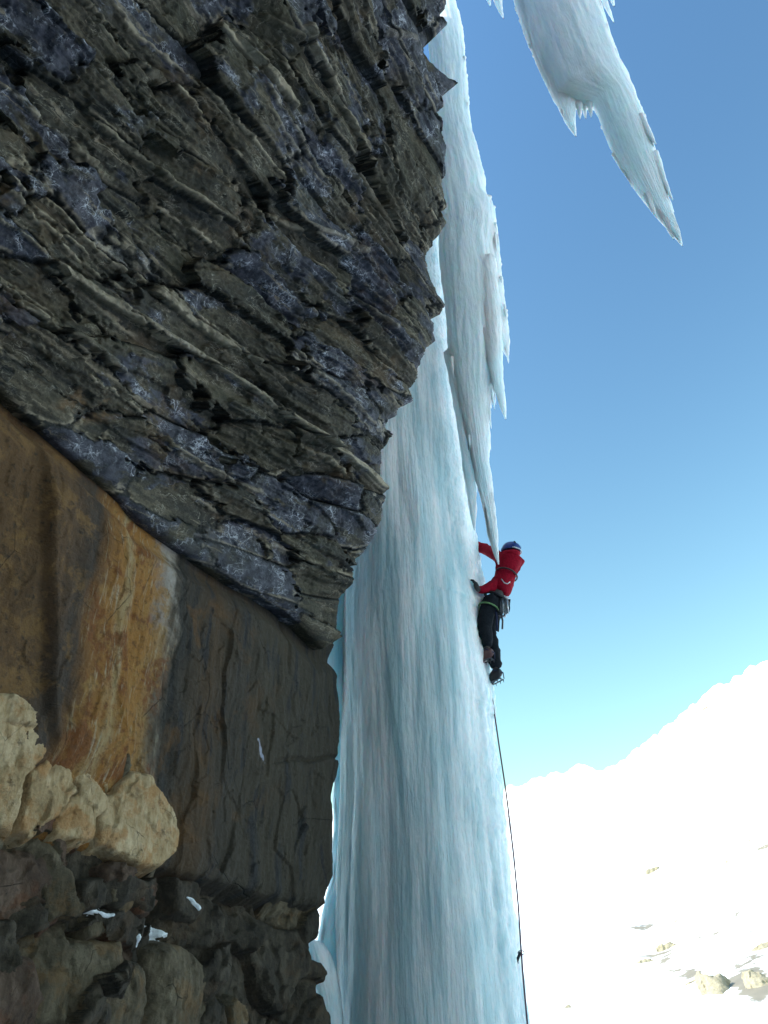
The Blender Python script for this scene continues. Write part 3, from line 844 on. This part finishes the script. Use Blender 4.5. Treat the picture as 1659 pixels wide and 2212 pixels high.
FH = 7.6
F_MAIN = [(-420, 985, 1165), (-200, 1042, 1230), (0, 1106, 1295), (53, 1124, 1313), (111, 1147, 1332), (164, 1172, 1354), (190, 1185, 1368), (204, 1240, 1373), (212, 1272, 1377), (236, 1285, 1386), (275, 1299, 1402), (313, 1317, 1413), (343, 1332, 1419), (390, 1361, 1432), (440, 1398, 1446), (480, 1432, 1459), (516, 1462, 1471), (531, 1473, 1475)]
F_L = [(-100, 1075, 1180), (53, 1124, 1245), (111, 1147, 1268), (182, 1181, 1284), (208, 1195, 1276), (222, 1203, 1256), (238, 1210, 1245), (255, 1219, 1243), (272, 1229, 1242), (294, 1243, 1245)]
F_S = [[(150, 1215, 1262), (205, 1238, 1262), (257, 1252, 1254)], [(140, 1225, 1275), (205, 1250, 1271), (256, 1264, 1266)], [(140, 1235, 1290), (211, 1262, 1283), (253, 1276, 1278)],
       [(330, 1320, 1345), (380, 1352, 1366), (402, 1366, 1367)], [(400, 1385, 1430), (440, 1400, 1432), (480, 1432, 1448), (517, 1454, 1456)], [(250, 1370, 1392), (290, 1396, 1410), (312, 1416, 1418)],
       [(330, 1400, 1424), (381, 1424, 1438), (415, 1440, 1448), (432, 1453, 1455)], [(420, 1385, 1410), (450, 1402, 1415), (470, 1418, 1420)]]
base = at(1200, 0, FH)
FREE = root('hanging_ice_dagger', (base[0], base[1], base[2]+5), 'broad free-hanging ice dagger with split tip against blue sky', 'icicle')
for i, rws in enumerate([F_MAIN, F_L]+F_S):
    v, f = strand(rws, FH+(.0 if i == 0 else random.uniform(-.06, .06)), .5, 420 if i < 2 else 60, 160 if i == 0 else (90 if i == 1 else 16), 30+i, .10, .012)
    mk('dagger_body' if i == 0 else 'icicle', v, f, M_FREE if i < 2 else M_ICL, FREE)
fringe(FREE, F_MAIN, FH+.05, M_FREE, 26, 6, (.15, .5), 'both', y0=230, y1=430)
fringe(FREE, F_L, FH, M_FREE, 16, 7, (.12, .35), 'left', y0=0, y1=270)
fringe(FREE, F_MAIN, FH, M_FREE, 16, 8, (.12, .35), 'right', y0=0, y1=260)
for rws, lb in [([(-260, 1005, 1030), (-100, 1035, 1062), (0, 1066, 1084), (25, 1078, 1086), (39, 1086, 1088)], 'small icicle left of the ice dagger, tip at top edge'),
                ([(-260, 985, 1000), (-100, 1020, 1038), (0, 1052, 1060), (13, 1058, 1060)], 'tiny leftmost icicle tip just entering the top edge'),
                ([(-200, 1215, 1245), (-60, 1270, 1296), (0, 1298, 1312), (25, 1312, 1320), (48, 1325, 1327)], 'thin icicle hugging the dagger on its right at top edge'),
                ([(-200, 1235, 1255), (-60, 1290, 1306), (0, 1318, 1326), (13, 1325, 1328)], 'shortest icicle tip right of the ice dagger at top edge')]:
    v, f = strand(rws, FH+.1, .7, 60, 14, 50, .1, .01)
    tag(mk('icicle', v, f, M_FREE), lb, 'icicle', 'small icicles beside the dagger')

# ice clinging beside the column, behind the rock corner
SH = [(1180, 720, 790), (1300, 700, 775), (1420, 688, 772), (1560, 712, 770), (1640, 722, 768), (1690, 724, 764), (1726, 722, 760), (1790, 724, 765), (1900, 716, 770), (1960, 700, 775), (2030, 690, 780), (2100, 684, 785), (2250, 680, 790), (2500, 676, 800)]
v, f = strand(SH, 9.25, .4, 260, 60, 70, .10, .02)
tag(mk('ice_sheet', v, f, M_ICE), 'thin white ice sheet between rock corner and column', 'ice sheet')
FL = [(2030, 668, 676), (2032, 664, 684), (2036, 660, 696), (2060, 660, 712), (2100, 672, 726), (2160, 690, 735), (2230, 690, 742), (2500, 690, 750)]
v, f = strand(FL, 8.75, .6, 160, 60, 75, .1, .02)
tag(mk('ice_bulge', v, f, M_ICE), 'lilac-blue ice bulge at column foot beside the rock', 'ice')

# ------------------------------------------------------------------ snow
M_SNOW = NT('snow'); _co = M_SNOW.n('TexCoord').outputs['Object']
_n = M_SNOW.noise(_co, 30, 5)
M_SNOW = M_SNOW.done(M_SNOW.mix(_n, (.78, .80, .84), (.84, .85, .87)), .6, M_SNOW.bump(_n, .02), Subsurface_Weight=.0)
M_LILAC = simple('thin_grey_ice', (.20, .19, .24), .4)
def snow_patch(outline, hd_off, label, th=.06, mat=None):
    poly = w_uz(*P(outline))
    lo, hi = poly.min(0)-.13, poly.max(0)+.13
    u = np.arange(lo[0], hi[0], .008); z = np.arange(lo[1], hi[1], .008)
    U, Z = [a.ravel() for a in np.meshgrid(u, z)]
    d = poly_sdf(U, Z, poly)+.006*fbm2(U*12, Z*12, 2, 5)
    dg = bpy.context.evaluated_depsgraph_get()
    h = np.full(U.shape, -.5)
    for i in range(len(U)):
        if d[i] < -.05: continue
        ok, loc, *_r = SC.ray_cast(dg, Vector(WA+U[i]*WT+np.array([0, 0, Z[i]])+1.0*WNR), Vector(-WNR), distance=2.0)
        if ok: h[i] = (np.array(loc)-WA)@WNR
    h = h.reshape(len(z), len(u))
    for _k in range(6):
        h[1:-1, 1:-1] = np.maximum(h[1:-1, 1:-1], (h[:-2, 1:-1]+h[2:, 1:-1]+h[1:-1, :-2]+h[1:-1, 2:])/4)
    h = h.ravel()+th*(1-np.exp(-np.maximum(d, 0)/.02))-.004+np.minimum(d, 0)*1.2+.004*fbm2(U*14, Z*14, 3, 6)
    V = WA+U[:, None]*WT+Z[:, None]*np.array([0, 0, 1.])+h[:, None]*WNR
    v, f, _ = sub(V, grid_faces(len(u), len(z), d > -.025), {})
    tag(mk('snow_patch', v, f, mat or M_SNOW), label, 'snow')
snow_patch(z7([(1025, 1010), (1070, 950), (1100, 990), (1160, 1000), (1210, 1050), (1205, 1078), (1150, 1070), (1130, 1050), (1140, 1085), (1060, 1070)]), .05, 'largest white snow patch caught among the lower rocks')
snow_patch(z7([(595, 925), (660, 922), (715, 960), (680, 968), (640, 945)]), .05, 'small sliver of snow above the large rounded boulder')
snow_patch(z7([(1255, 825), (1285, 830), (1325, 915), (1312, 922), (1280, 870)]), .05, 'narrow snow streak on dark rock above largest patch')
snow_patch(z7([(940, 1080), (968, 1065), (982, 1160), (970, 1150)]), .10, 'tiny upright snow wedge beside the large rounded boulder')
snow_patch([(560, 1588), (568, 1586), (578, 1625), (581, 1650), (572, 1640)], .03, 'faint thin streak of ice on the plain grey wall', .006, M_LILAC)

# ------------------------------------------------------------------ mountain and ground
SKY = [(-180, 12), (-90, 12), (-40, 16), (-12, 17.5), (0, 18.5)]
for (x, y) in [(1095, 1706), (1145, 1690), (1210, 1668), (1255, 1652), (1290, 1660), (1325, 1655), (1370, 1620), (1410, 1586), (1425, 1588), (1470, 1540), (1515, 1512), (1530, 1498), (1570, 1472), (1610, 1452), (1640, 1434), (1659, 1432)]:
    d = ray(x, y); SKY.append((math.degrees(math.atan2(d[0], d[1])), math.degrees(math.asin(d[2]))))
SKY += [(40, 27), (60, 20), (90, 12), (140, 10), (180, 12)]
SKY = np.array(SKY)
RM = 1500.0
def terrain_z(az, r):
    el = np.radians(np.interp(az, SKY[:, 0], SKY[:, 1]))
    top = np.tan(el)*RM
    k = np.clip((r-60)/(RM-60), 0, 1.6)
    x, y = r*np.sin(np.radians(az)), r*np.cos(np.radians(az))
    z = top*np.where(k < 1, k**1.25, 1-(k-1)*.9)
    env = sstep(.0, .35, k)*sstep(1.0, .8, k)
    z = z+env*(26*fbm2(x/260, y/260, 5, 701)+22*np.abs(noise2(x/110, y/110, 702))-10)
    z = z+sstep(.6, .95, k)*(12*fbm2(x/45, y/45, 4, 705)+9*np.abs(noise2(x/30, y/30, 706))-5)
    z = z-3.0*sstep(4, 40, r)*sstep(900, 60, r)+.15*fbm2(x/3, y/3, 3, 703)*sstep(2, 8, r)
    return z
AZ = np.unique(np.concatenate([np.linspace(-180, -14, 90), np.linspace(-14, 36, 560), np.linspace(36, 180, 90)]))
RR = np.concatenate([[0.01], np.geomspace(1.5, 100, 40), np.linspace(110, RM, 330), np.linspace(RM+15, 2300, 16)])
A_, R_ = np.meshgrid(AZ, RR)
TZ = terrain_z(A_, R_)
TV = np.stack([R_*np.sin(np.radians(A_)), R_*np.cos(np.radians(A_)), TZ], -1).reshape(-1, 3)
mt = NT('mountain_snow')
co = mt.n('TexCoord').outputs['Object']
geo = mt.n('NewGeometry')
rk_ = mt.sep(mt.attr('rk').outputs['Vector'])
nz = mt.noise(mt.scale(co, (.016, .016, .045)), 1.0, 8, .68, .6)
n2 = mt.noise(co, .12, 6, .6)
msk = mt.map(mt.math('ADD', nz, mt.math('MULTIPLY', rk_[0], .20)), .645, .675)
rc = mt.mix(n2, (.10, .09, .075), (.30, .25, .18))
mt.done(mt.mix(msk, (.82, .84, .87), rc), .8)
patch = np.zeros(TV.shape[0])
tpx, tpy = proj(TV)
ap = A_.ravel(); rp = R_.ravel()
for (x, y, sx, sy, k) in [(1380, 2000, 55, 18, .8), (1330, 2030, 35, 14, .7), (1545, 2140, 30, 60, .9), (1620, 2110, 60, 70, 1.3), (1480, 2090, 80, 35, .8), (1180, 1880, 40, 20, .45), (1420, 1870, 60, 14, .6), (1380, 1810, 60, 8, .4)]:
    patch = np.maximum(patch, k*np.exp(-((tpx-x)/sx)**2-((tpy-y)/sy)**2)*(rp > 60)*(np.abs(ap) < 60))
ter = mk('mountain_terrain', TV, grid_faces(len(AZ), len(RR)), mt.m, None, {'rk': np.stack([patch, patch*0, patch*0], -1)})
tag(ter, kind='structure')
def on_terrain(x, y):
    d = ray(x, y); az = math.degrees(math.atan2(d[0], d[1])); k = d[2]/math.hypot(d[0], d[1])
    r = np.linspace(60, RM, 4000)
    e = terrain_z(np.full_like(r, az), r)-(EYE+k*r)
    i = np.argmax(e > 0)
    return np.array([r[i]*math.sin(math.radians(az)), r[i]*math.cos(math.radians(az)), terrain_z(np.array([az]), np.array([r[i]]))[0]]), r[i]
M_OUT = block_material('outcrop_stone', (.16, .14, .11), (.28, .24, .17), (.42, .36, .26), (.40, .30, .14), .5)
def outcrop(outline, label, seed, mat=M_OUT):
    ol = np.array(outline, float)
    c, r = on_terrain(*ol.mean(0))
    k = r/FPX*1.1
    nrm = np.array([-c[0], -c[1], r*.8]); nrm /= np.linalg.norm(nrm)
    ax = np.cross([0, 0, 1.], nrm); ax = -ax/np.linalg.norm(ax)
    if ax@CR < 0: ax = -ax
    up = np.cross(nrm, ax)
    if up[2] < 0: up = -up
    # outline on the slope plane through c
    pts = np.array([on_plane(x, y, c, nrm) for x, y in ol])
    q = np.stack([(pts-c)@ax, (pts-c)@up], -1)
    lo, hi = q.min(0), q.max(0); sz = (hi-lo).max()
    n = 60
    u = np.linspace(lo[0]-.1*sz, hi[0]+.1*sz, n); w = np.linspace(lo[1]-.1*sz, hi[1]+.1*sz, n)
    U, Z = [a.ravel() for a in np.meshgrid(u, w)]
    d = poly_sdf(U, Z, q)/sz+.05*fbm2(U/sz*7, Z/sz*7, 3, seed)
    v, e = facets(U/sz, Z/sz, .22, seed+1, 1, 1)
    h = sz*(.02+.10*(1-np.exp(-np.maximum(d, 0)/.08))+.025*v+np.minimum(d, 0)*1.5)
    V = c+U[:, None]*ax+Z[:, None]*up+h[:, None]*nrm
    v, f, _ = sub(V, grid_faces(n, n, d > -.12), {})
    tag(mk('rock_outcrop', v, f, mat), label, 'rock', 'outcrops on the snow slope')
def zz(l): return [(1053+x*.3652, 1782+y*.3652) for x, y in l]
outcrop(zz([(1250, 880), (1330, 900), (1380, 880), (1420, 960), (1440, 1050), (1450, 1130), (1400, 1120), (1340, 1060), (1310, 980)]), 'tall golden-brown rock slab on the snow slope, bottom right', 801)
outcrop(zz([(1520, 880), (1560, 860), (1650, 900), (1700, 960), (1700, 1040), (1620, 1020), (1560, 960)]), 'jagged grey-brown outcrop cut by the right edge of the photo', 811)
outcrop(zz([(1010, 715), (1080, 695), (1130, 710), (1200, 705), (1130, 725), (1060, 735)]), 'long thin reddish rock band above the tall golden slab', 821)
outcrop(zz([(880, 815), (930, 795), (1010, 800), (960, 825), (900, 835)]), 'small ochre rock lens left of the reddish band', 831)
outcrop(zz([(940, 268), (1000, 250), (1075, 240), (1050, 252), (980, 270)]), 'dark thin rock line crossing the middle of snow slope', 841)
outcrop(zz([(1170, 945), (1210, 920), (1260, 905), (1235, 935), (1200, 950)]), 'small dark rock just left of the tall golden slab', 851)
outcrop(zz([(450, 1085), (480, 1060), (505, 1085), (475, 1100)]), 'lone dark rock low on the snow near the rope', 861)
outcrop(zz([(1560, 740), (1620, 700), (1680, 690), (1680, 760), (1600, 780)]), 'broken grey rocks at the right edge above the jagged outcrop', 871)
outcrop(zz([(1095, 580), (1120, 560), (1145, 555), (1125, 575)]), 'little dark rock sliver high above the reddish band', 881)
outcrop(zz([(1545, 90), (1560, 88), (1562, 104), (1546, 104)]), 'tiny dark boulder dot high on the right snow slope', 891)
outcrop(zz([(1405, 228), (1415, 210), (1428, 215), (1422, 235)]), 'tiny dark boulder dot right of the thin rock line', 895)

# ------------------------------------------------------------------ climber
HDC = 8.95
def J(zx, zy, dh=0.0):
    return at(972+zx*.1855, 1123+zy*.1855, HDC+dh)
M_RED_J = simple('red_jacket_cloth', (.24, .002, .014), .9, .006, 40, Specular_IOR_Level=.15)
M_PANT = simple('dark_trouser_cloth', (.011, .013, .017), .9, .006, 40, Specular_IOR_Level=.15)
M_BLACK = simple('black_leather', (.012, .012, .014), .6, .003, 60)
M_SKIN = simple('base_layer', (.05, .04, .04), .8)
M_HELM = simple('blue_helmet_shell', (.012, .03, .16), .3)
M_HELM2 = simple('white_helmet_trim', (.55, .58, .62), .4)
M_METAL = simple('worn_aluminium', (.45, .46, .48), .35, Metallic=.9)
M_STEEL = simple('dark_steel', (.10, .10, .11), .4, Metallic=.8)
M_GREEN = simple('green_webbing', (.12, .22, .08), .7)
M_NAVY = simple('navy_webbing', (.015, .02, .06), .7)
M_BOOT = simple('red_brown_boot', (.10, .035, .03), .5, .003, 60)
def skin(name, joints, edges, mat, parent, levels=2, wr=0.0, seed=0, root_j=None):
    names = list(joints)
    me = bpy.data.meshes.new(name)
    me.from_pydata([tuple(joints[k][0]) for k in names], [(names.index(a), names.index(b)) for a, b in edges], [])
    o = bpy.data.objects.new(name, me); COL.objects.link(o)
    md = o.modifiers.new('s', 'SKIN'); md.use_smooth_shade = True; md.branch_smoothing = .6
    sv = me.skin_vertices[0].data
    for i, k in enumerate(names):
        r = joints[k][1]
        sv[i].radius = r if isinstance(r, tuple) else (r, r)
        sv[i].use_root = (k == (root_j or names[0]))
    o.modifiers.new('d', 'SUBSURF').levels = levels
    dg = bpy.context.evaluated_depsgraph_get()
    ev = bpy.data.meshes.new_from_object(o.evaluated_get(dg))
    o.modifiers.clear(); o.data = ev
    ev.materials.clear(); ev.materials.append(mat)
    n = len(ev.vertices)
    co = np.zeros(n*3); ev.vertices.foreach_get('co', co); co = co.reshape(-1, 3)
    if wr:
        no = np.zeros(n*3); ev.vertices.foreach_get('normal', no); no = no.reshape(-1, 3)
        w = fbm2(co[:, 0]*9+co[:, 1]*7, co[:, 2]*13+co[:, 1]*5, 3, 900+seed)
        co = co+no*(wr*w)[:, None]
        ev.vertices.foreach_set('co', co.ravel())
    ev.polygons.foreach_set('use_smooth', np.ones(len(ev.polygons), bool))
    ev.update()
    put(o, parent)
    return o
pb = J(520, 1880)
PER = root('person', tuple(pb), 'climber in red jacket, dark trousers and blue helmet hugging the column', 'person')
# joints
jn = dict(
    pelvis=(J(535, 930, 0), .125), waist=(J(600, 790, -.02), .125), chest=(J(690, 600, -.03), .15), upper=(J(705, 470, -.02), .135), neck=(J(700, 400, 0), .06), head=(J(705, 340, 0), .085), crown=(J(715, 300, 0), .07),
    lsh=(J(590, 440, -.06), .072), lel=(J(430, 350, .22), .055), lwr=(J(250, 275, .45), .042), lha=(J(200, 260, .55), .035),
    rsh=(J(825, 510, .06), .078), rel=(J(470, 800, -.12), .064), rwr=(J(325, 815, -.22), .046), rha=(J(285, 745, -.24), .035),
    lhip=(J(470, 960, -.09), .11), lkn=(J(395, 1190, -.10), .078), lan=(J(440, 1500, -.06), .05), lto=(J(345, 1560, -.02), .035),
    rhip=(J(560, 980, .06), .11), rkn=(J(455, 1260, .06), .075), ran=(J(540, 1740, .06), .05), rto=(J(455, 1850, .10), .035))
thin = {k: (p, r*.8) for k, (p, r) in jn.items()}
ED = [('pelvis', 'waist'), ('waist', 'chest'), ('chest', 'upper'), ('upper', 'neck'), ('neck', 'head'), ('head', 'crown'), ('upper', 'lsh'), ('lsh', 'lel'), ('lel', 'lwr'), ('lwr', 'lha'),
      ('upper', 'rsh'), ('rsh', 'rel'), ('rel', 'rwr'), ('rwr', 'rha'), ('pelvis', 'lhip'), ('lhip', 'lkn'), ('lkn', 'lan'), ('lan', 'lto'), ('pelvis', 'rhip'), ('rhip', 'rkn'), ('rkn', 'ran'), ('ran', 'rto')]
skin('body', thin, ED, M_SKIN, PER, 1)
jk = {k: jn[k] for k in ('pelvis', 'waist', 'chest', 'upper', 'neck', 'lsh', 'lel', 'lwr', 'rsh', 'rel', 'rwr')}
jk['pelvis'] = (J(545, 885, 0), .152); jk['waist'] = (J(600, 770, -.02), .158); jk['chest'] = (J(690, 600, -.03), .168); jk['neck'] = (J(700, 385, 0), .125); jk['upper'] = (J(705, 470, -.02), .155)
jk['lsh'] = (jn['lsh'][0], .085); jk['lel'] = (jn['lel'][0], .075); jk['lwr'] = (jn['lwr'][0], .058); jk['rel'] = (jn['rel'][0], .08)
skin('jacket', jk, [e for e in ED if e[0] in jk and e[1] in jk], M_RED_J, PER, 2, .018, 1, 'chest')
tr = {k: jn[k] for k in ('pelvis', 'lhip', 'lkn', 'lan', 'rhip', 'rkn', 'ran')}
tr['pelvis'] = (jn['pelvis'][0], .135); tr['lhip'] = (jn['lhip'][0], .12); tr['rhip'] = (jn['rhip'][0], .12); tr['lkn'] = (jn['lkn'][0], .092); tr['rkn'] = (jn['rkn'][0], .088); tr['lan'] = (jn['lan'][0], .078); tr['ran'] = (jn['ran'][0], .085)
skin('trousers', tr, [e for e in ED if e[0] in tr and e[1] in tr], M_PANT, PER, 2, .016, 2, 'pelvis')
# face side of the head (turned to the ice)
# helmet
def helmet():
    c = J(716, 352, 0)
    up = np.array([.18, -.05, .98]); up /= np.linalg.norm(up)
    fw = np.array([-.9, .35, .12]); fw -= up*(fw@up); fw /= np.linalg.norm(fw); sdv = np.cross(up, fw)
    n1, n2 = 28, 14
    V = []
    for i in range(n2):
        ph = i/(n2-1)*math.radians(105)
        for j in range(n1):
            th = 2*math.pi*j/n1
            rr = .142*(1+.05*math.cos(th)-(.03 if i == n2-1 else 0))
            ridge = .004*math.cos(6*th)*math.sin(ph)**2
            V.append(c+up*(.115*math.cos(ph)+.0)+(fw*math.cos(th)*1.02+sdv*math.sin(th)*.84)*(rr*.9+ridge)*math.sin(ph))
    F = grid_faces(n1, n2, wrap=True)
    h = mk('helmet', np.array(V), F, M_HELM, PER)
    # rear cradle band and two vents
    for a0 in (2.2, 3.6):
        pts = [c+up*(.115*math.cos(p)+.003)+(fw*math.cos(a0)*1.02+sdv*math.sin(a0)*.84)*.132*math.sin(p) for p in np.linspace(.5, 1.1, 6)]
        v, f = tube(pts, .008, 6); mk('vent', v, f, M_BLACK, h)
    pts = [c+up*(-.025)+(fw*math.cos(t)*1.02+sdv*math.sin(t)*.84)*.129 for t in np.linspace(1.9, 4.3, 12)]
    v, f = tube(pts, .009, 6); mk('cradle_band', v, f, M_HELM2, h)
helmet()
# collar / hood behind the head
v, f = tube([J(640, 385, -.05), J(690, 400, -.09), J(750, 392, -.07), J(790, 385, 0)], [.04, .06, .06, .04], 10)
mk('hood', v, f, M_RED_J, PER)
# gloves: palm plus five fingers each
def glove(wr, ha, curl, nm, mat=M_BLACK):
    d = ha-wr; d /= np.linalg.norm(d)
    a = np.cross(d, curl); a /= np.linalg.norm(a); c = np.cross(a, d)
    base_ = wr+d*.02
    js = {'w': (wr, .046), 'p': (wr+d*.06, (.048, .034)), 'k': (wr+d*.095, (.05, .03))}
    ed = [('w', 'p'), ('p', 'k')]
    for i, (o_, L) in enumerate([(-.033, .066), (-.011, .078), (.012, .074), (.033, .06)]):
        b0 = wr+d*.10+a*o_
        js['f%da' % i] = (b0, .013); js['f%db' % i] = (b0+d*L*.5+c*L*.15, .0125); js['f%dc' % i] = (b0+d*L*.75+c*L*.6, .011)
        ed += [('k', 'f%da' % i), ('f%da' % i, 'f%db' % i), ('f%db' % i, 'f%dc' % i)]
    t0 = wr+d*.05-a*.045
    js['ta'] = (t0, .015); js['tb'] = (t0+d*.035-a*.012+c*.02, .013)
    ed += [('p', 'ta'), ('ta', 'tb')]
    skin(nm, js, ed, mat, PER, 1)
glove(jn['lwr'][0], jn['lha'][0], np.array([-1., 0, 0]), 'glove')
glove(jn['rwr'][0], J(272, 690, -.24), np.array([-1., .2, 0]), 'glove')
# boots with crampons
def boot(an, to, nm, mat):
    d = to-an; d[2] *= .25; d /= np.linalg.norm(d)
    up = np.array([0, 0, 1.])-d*d[2]; up /= np.linalg.norm(up); sdv = np.cross(d, up)
    heel = an-d*.05-up*.10; ball = an+d*.14-up*.105; toe = an+d*.20-up*.105
    js = {'t': (an+up*.06, .062), 'a': (an-up*.02, .062), 'h': (heel+up*.02, .052), 'm': (an+d*.07-up*.075, .054), 'b': (ball+up*.01, .052), 'e': (toe+up*.005, .040)}
    o = skin(nm, js, [('t', 'a'), ('a', 'h'), ('a', 'm'), ('m', 'b'), ('b', 'e')], mat, PER, 2, .003, 4, 'a')
    parts = []
    sole = an-up*.118
    for sgn in (-1, 1):
        parts.append(tube([sole-d*.05+sdv*.028*sgn, sole+d*.06+sdv*.034*sgn, sole+d*.17+sdv*.028*sgn], .007, 6))
        for k in (-.045, .0, .06, .11, .16):
            p = sole+d*k+sdv*.031*sgn
            parts.append(tube([p, p-up*.042], [.008, .001], 5))
        p = sole+d*.16+sdv*.024*sgn
        parts.append(tube([p, p+d*.05-up*.012, p+d*.085-up*.03], [.008, .006, .001], 5))
    for k in (-.04, .02, .12):
        parts.append(tube([sole+d*k-sdv*.03, sole+d*k+sdv*.03], .006, 6))
    v, f = join(parts)
    mk('crampon', v, f, M_STEEL, o)
    v, f = tube([an-d*.075-up*.13, an-d*.08-up*.05, an+up*.0+sdv*.065, an+d*.06-up*.02, an-sdv*.065, an-d*.08-up*.05], .006, 5)
    mk('crampon_strap', v, f, M_NAVY, o)
boot(jn['lan'][0]+np.array([0, 0, -.03]), J(330, 1570, .0), 'boot', M_BOOT)
boot(jn['ran'][0]+np.array([0, 0, -.03]), J(450, 1850, .12), 'boot', M_BLACK)
# harness
def ring(c, ax, r1, r2, n=20, tilt=0):
    ax = ax/np.linalg.norm(ax); a = np.cross(ax, [0, 1., 0]); a /= np.linalg.norm(a); b = np.cross(ax, a)
    return [c+a*r1*math.cos(t)+b*r2*math.sin(t) for t in np.linspace(0, 2*math.pi, n)]
spine = jn['waist'][0]-jn['pelvis'][0]
v, f = tube(ring(jn['pelvis'][0]+spine*.10, spine, .152, .152), .020, 8)
HARN = mk('harness', v, f, M_BLACK, PER)
for hip, kn in (('lhip', 'lkn'), ('rhip', 'rkn')):
    ax = jn[kn][0]-jn[hip][0]
    v, f = tube(ring(jn[hip][0]+ax*.30, ax, .122, .122), .011, 7); mk('leg_loop', v, f, M_GREEN if hip == 'lhip' else M_BLACK, HARN)
v, f = tube(ring(J(658, 640, -.03), jn['upper'][0]-jn['waist'][0], .14, .16), .010, 6); mk('gear_sling', v, f, M_BLACK, HARN)
v, f = tube([J(600, 690, -.2), J(635, 735, -.21), J(670, 745, -.21), J(700, 720, -.2)], .006, 6); mk('sling_buckle', v, f, M_HELM2, HARN)
rs = np.random.RandomState(3)
for i, (zx, zy, L, m_, r) in enumerate([(610, 900, .20, M_METAL, .013), (640, 905, .22, M_METAL, .013), (660, 920, .19, M_METAL, .012), (585, 900, .24, M_STEEL, .012), (625, 930, .21, M_METAL, .012)]):
    p = J(zx, zy, -.14+.05*rs.rand()); dv = np.array([.06*rs.normal(), .03*rs.normal(), -1])
    v1 = tube([p, p+dv*L], r, 8); v2 = tube([p+dv*L, p+dv*(L+.02)], [r*.9, r*.5], 8); v3 = tube([p+np.array([-.02, 0, 0]), p+np.array([.035, 0, .01])], .010, 6)
    v, f = join([v1, v2, v3]); mk('ice_screw', v, f, m_, HARN)
for i, (a, b, r, m_) in enumerate([((525, 1020), (545, 1290), .016, M_NAVY), ((550, 1040), (562, 1300), .011, M_BLACK), ((590, 1080), (610, 1270), .012, M_STEEL), ((540, 1060), (600, 1110), .02, M_BLACK), ((560, 1120), (650, 1130), .010, M_METAL)]):
    p, q = J(*a, -.12), J(*b, -.12)
    mid = (p+q)/2+np.array([.015, 0, 0])
    v, f = tube([p, mid, q], r, 7); mk('sling', v, f, m_, HARN)

# ------------------------------------------------------------------ rope and ice screw
M_ROPE = NT('rope_sheath'); _c = M_ROPE.n('TexCoord').outputs['Object']
_w = M_ROPE.n('TexWave'); _w.inputs['Scale'].default_value = 30; M_ROPE.t.links.new(_c, _w.inputs['Vector'])
M_ROPE = M_ROPE.done(M_ROPE.mix(_w.outputs[1], (.14, .03, .04), (.05, .06, .09)), .8)
rp = [(560, 960, -.02)]
pts = [J(500, 930, .16), J(470, 1200, .22)]+[at(x, y, h) for x, y, h in [(1052, 1400, 9.1), (1057, 1470, 9.08), (1062, 1500, 9.05), (1068, 1540, 9.03), (1078, 1610, 9.02), (1094, 1716, 9.0), (1110, 1850, 8.98), (1120, 1960, 8.97), (1126, 2055, 8.96), (1130, 2110, 8.95), (1141, 2230, 8.93), (1158, 2480, 8.9), (1178, 2800, 8.85)]]
# smooth
pp_ = np.array(pts); tt = np.arange(len(pp_)); ti = np.linspace(0, len(pp_)-1, 140)
pp_ = np.stack([np.interp(ti, tt, pp_[:, i]) for i in range(3)], -1)
for _ in range(4): pp_[1:-1] = (pp_[:-2]+2*pp_[1:-1]+pp_[2:])/4
v, f = tube(pp_, .0085, 7)
tag(mk('climbing_rope', v, f, M_ROPE), 'thin dark red climbing rope hanging down the right edge of column', 'rope')
sp = at(1126, 2058, 8.96); s0 = at(1112, 2074, 9.02)
scr = root('ice_screw', tuple(s0), 'small ice screw and dark sling clipping rope to column', 'ice screw')
v, f = tube([s0+np.array([-.14, .02, 0]), s0+np.array([.03, 0, 0])], .010, 8); mk('screw_tube', v, f, M_METAL, scr)
v, f = tube([s0+np.array([.02, 0, .02]), s0+np.array([.025, 0, -.03])], .014, 6); mk('hanger', v, f, M_METAL, scr)
v, f = tube([s0+np.array([.02, 0, -.01]), (s0+sp)/2+np.array([0, 0, -.012]), sp+np.array([-.01, 0, 0])], .014, 7); mk('sling', v, f, M_BLACK, scr)
v, f = tube(ring(sp, np.array([0, 1., .3]), .03, .018, 14), .005, 6); mk('carabiner', v, f, M_STEEL, scr)
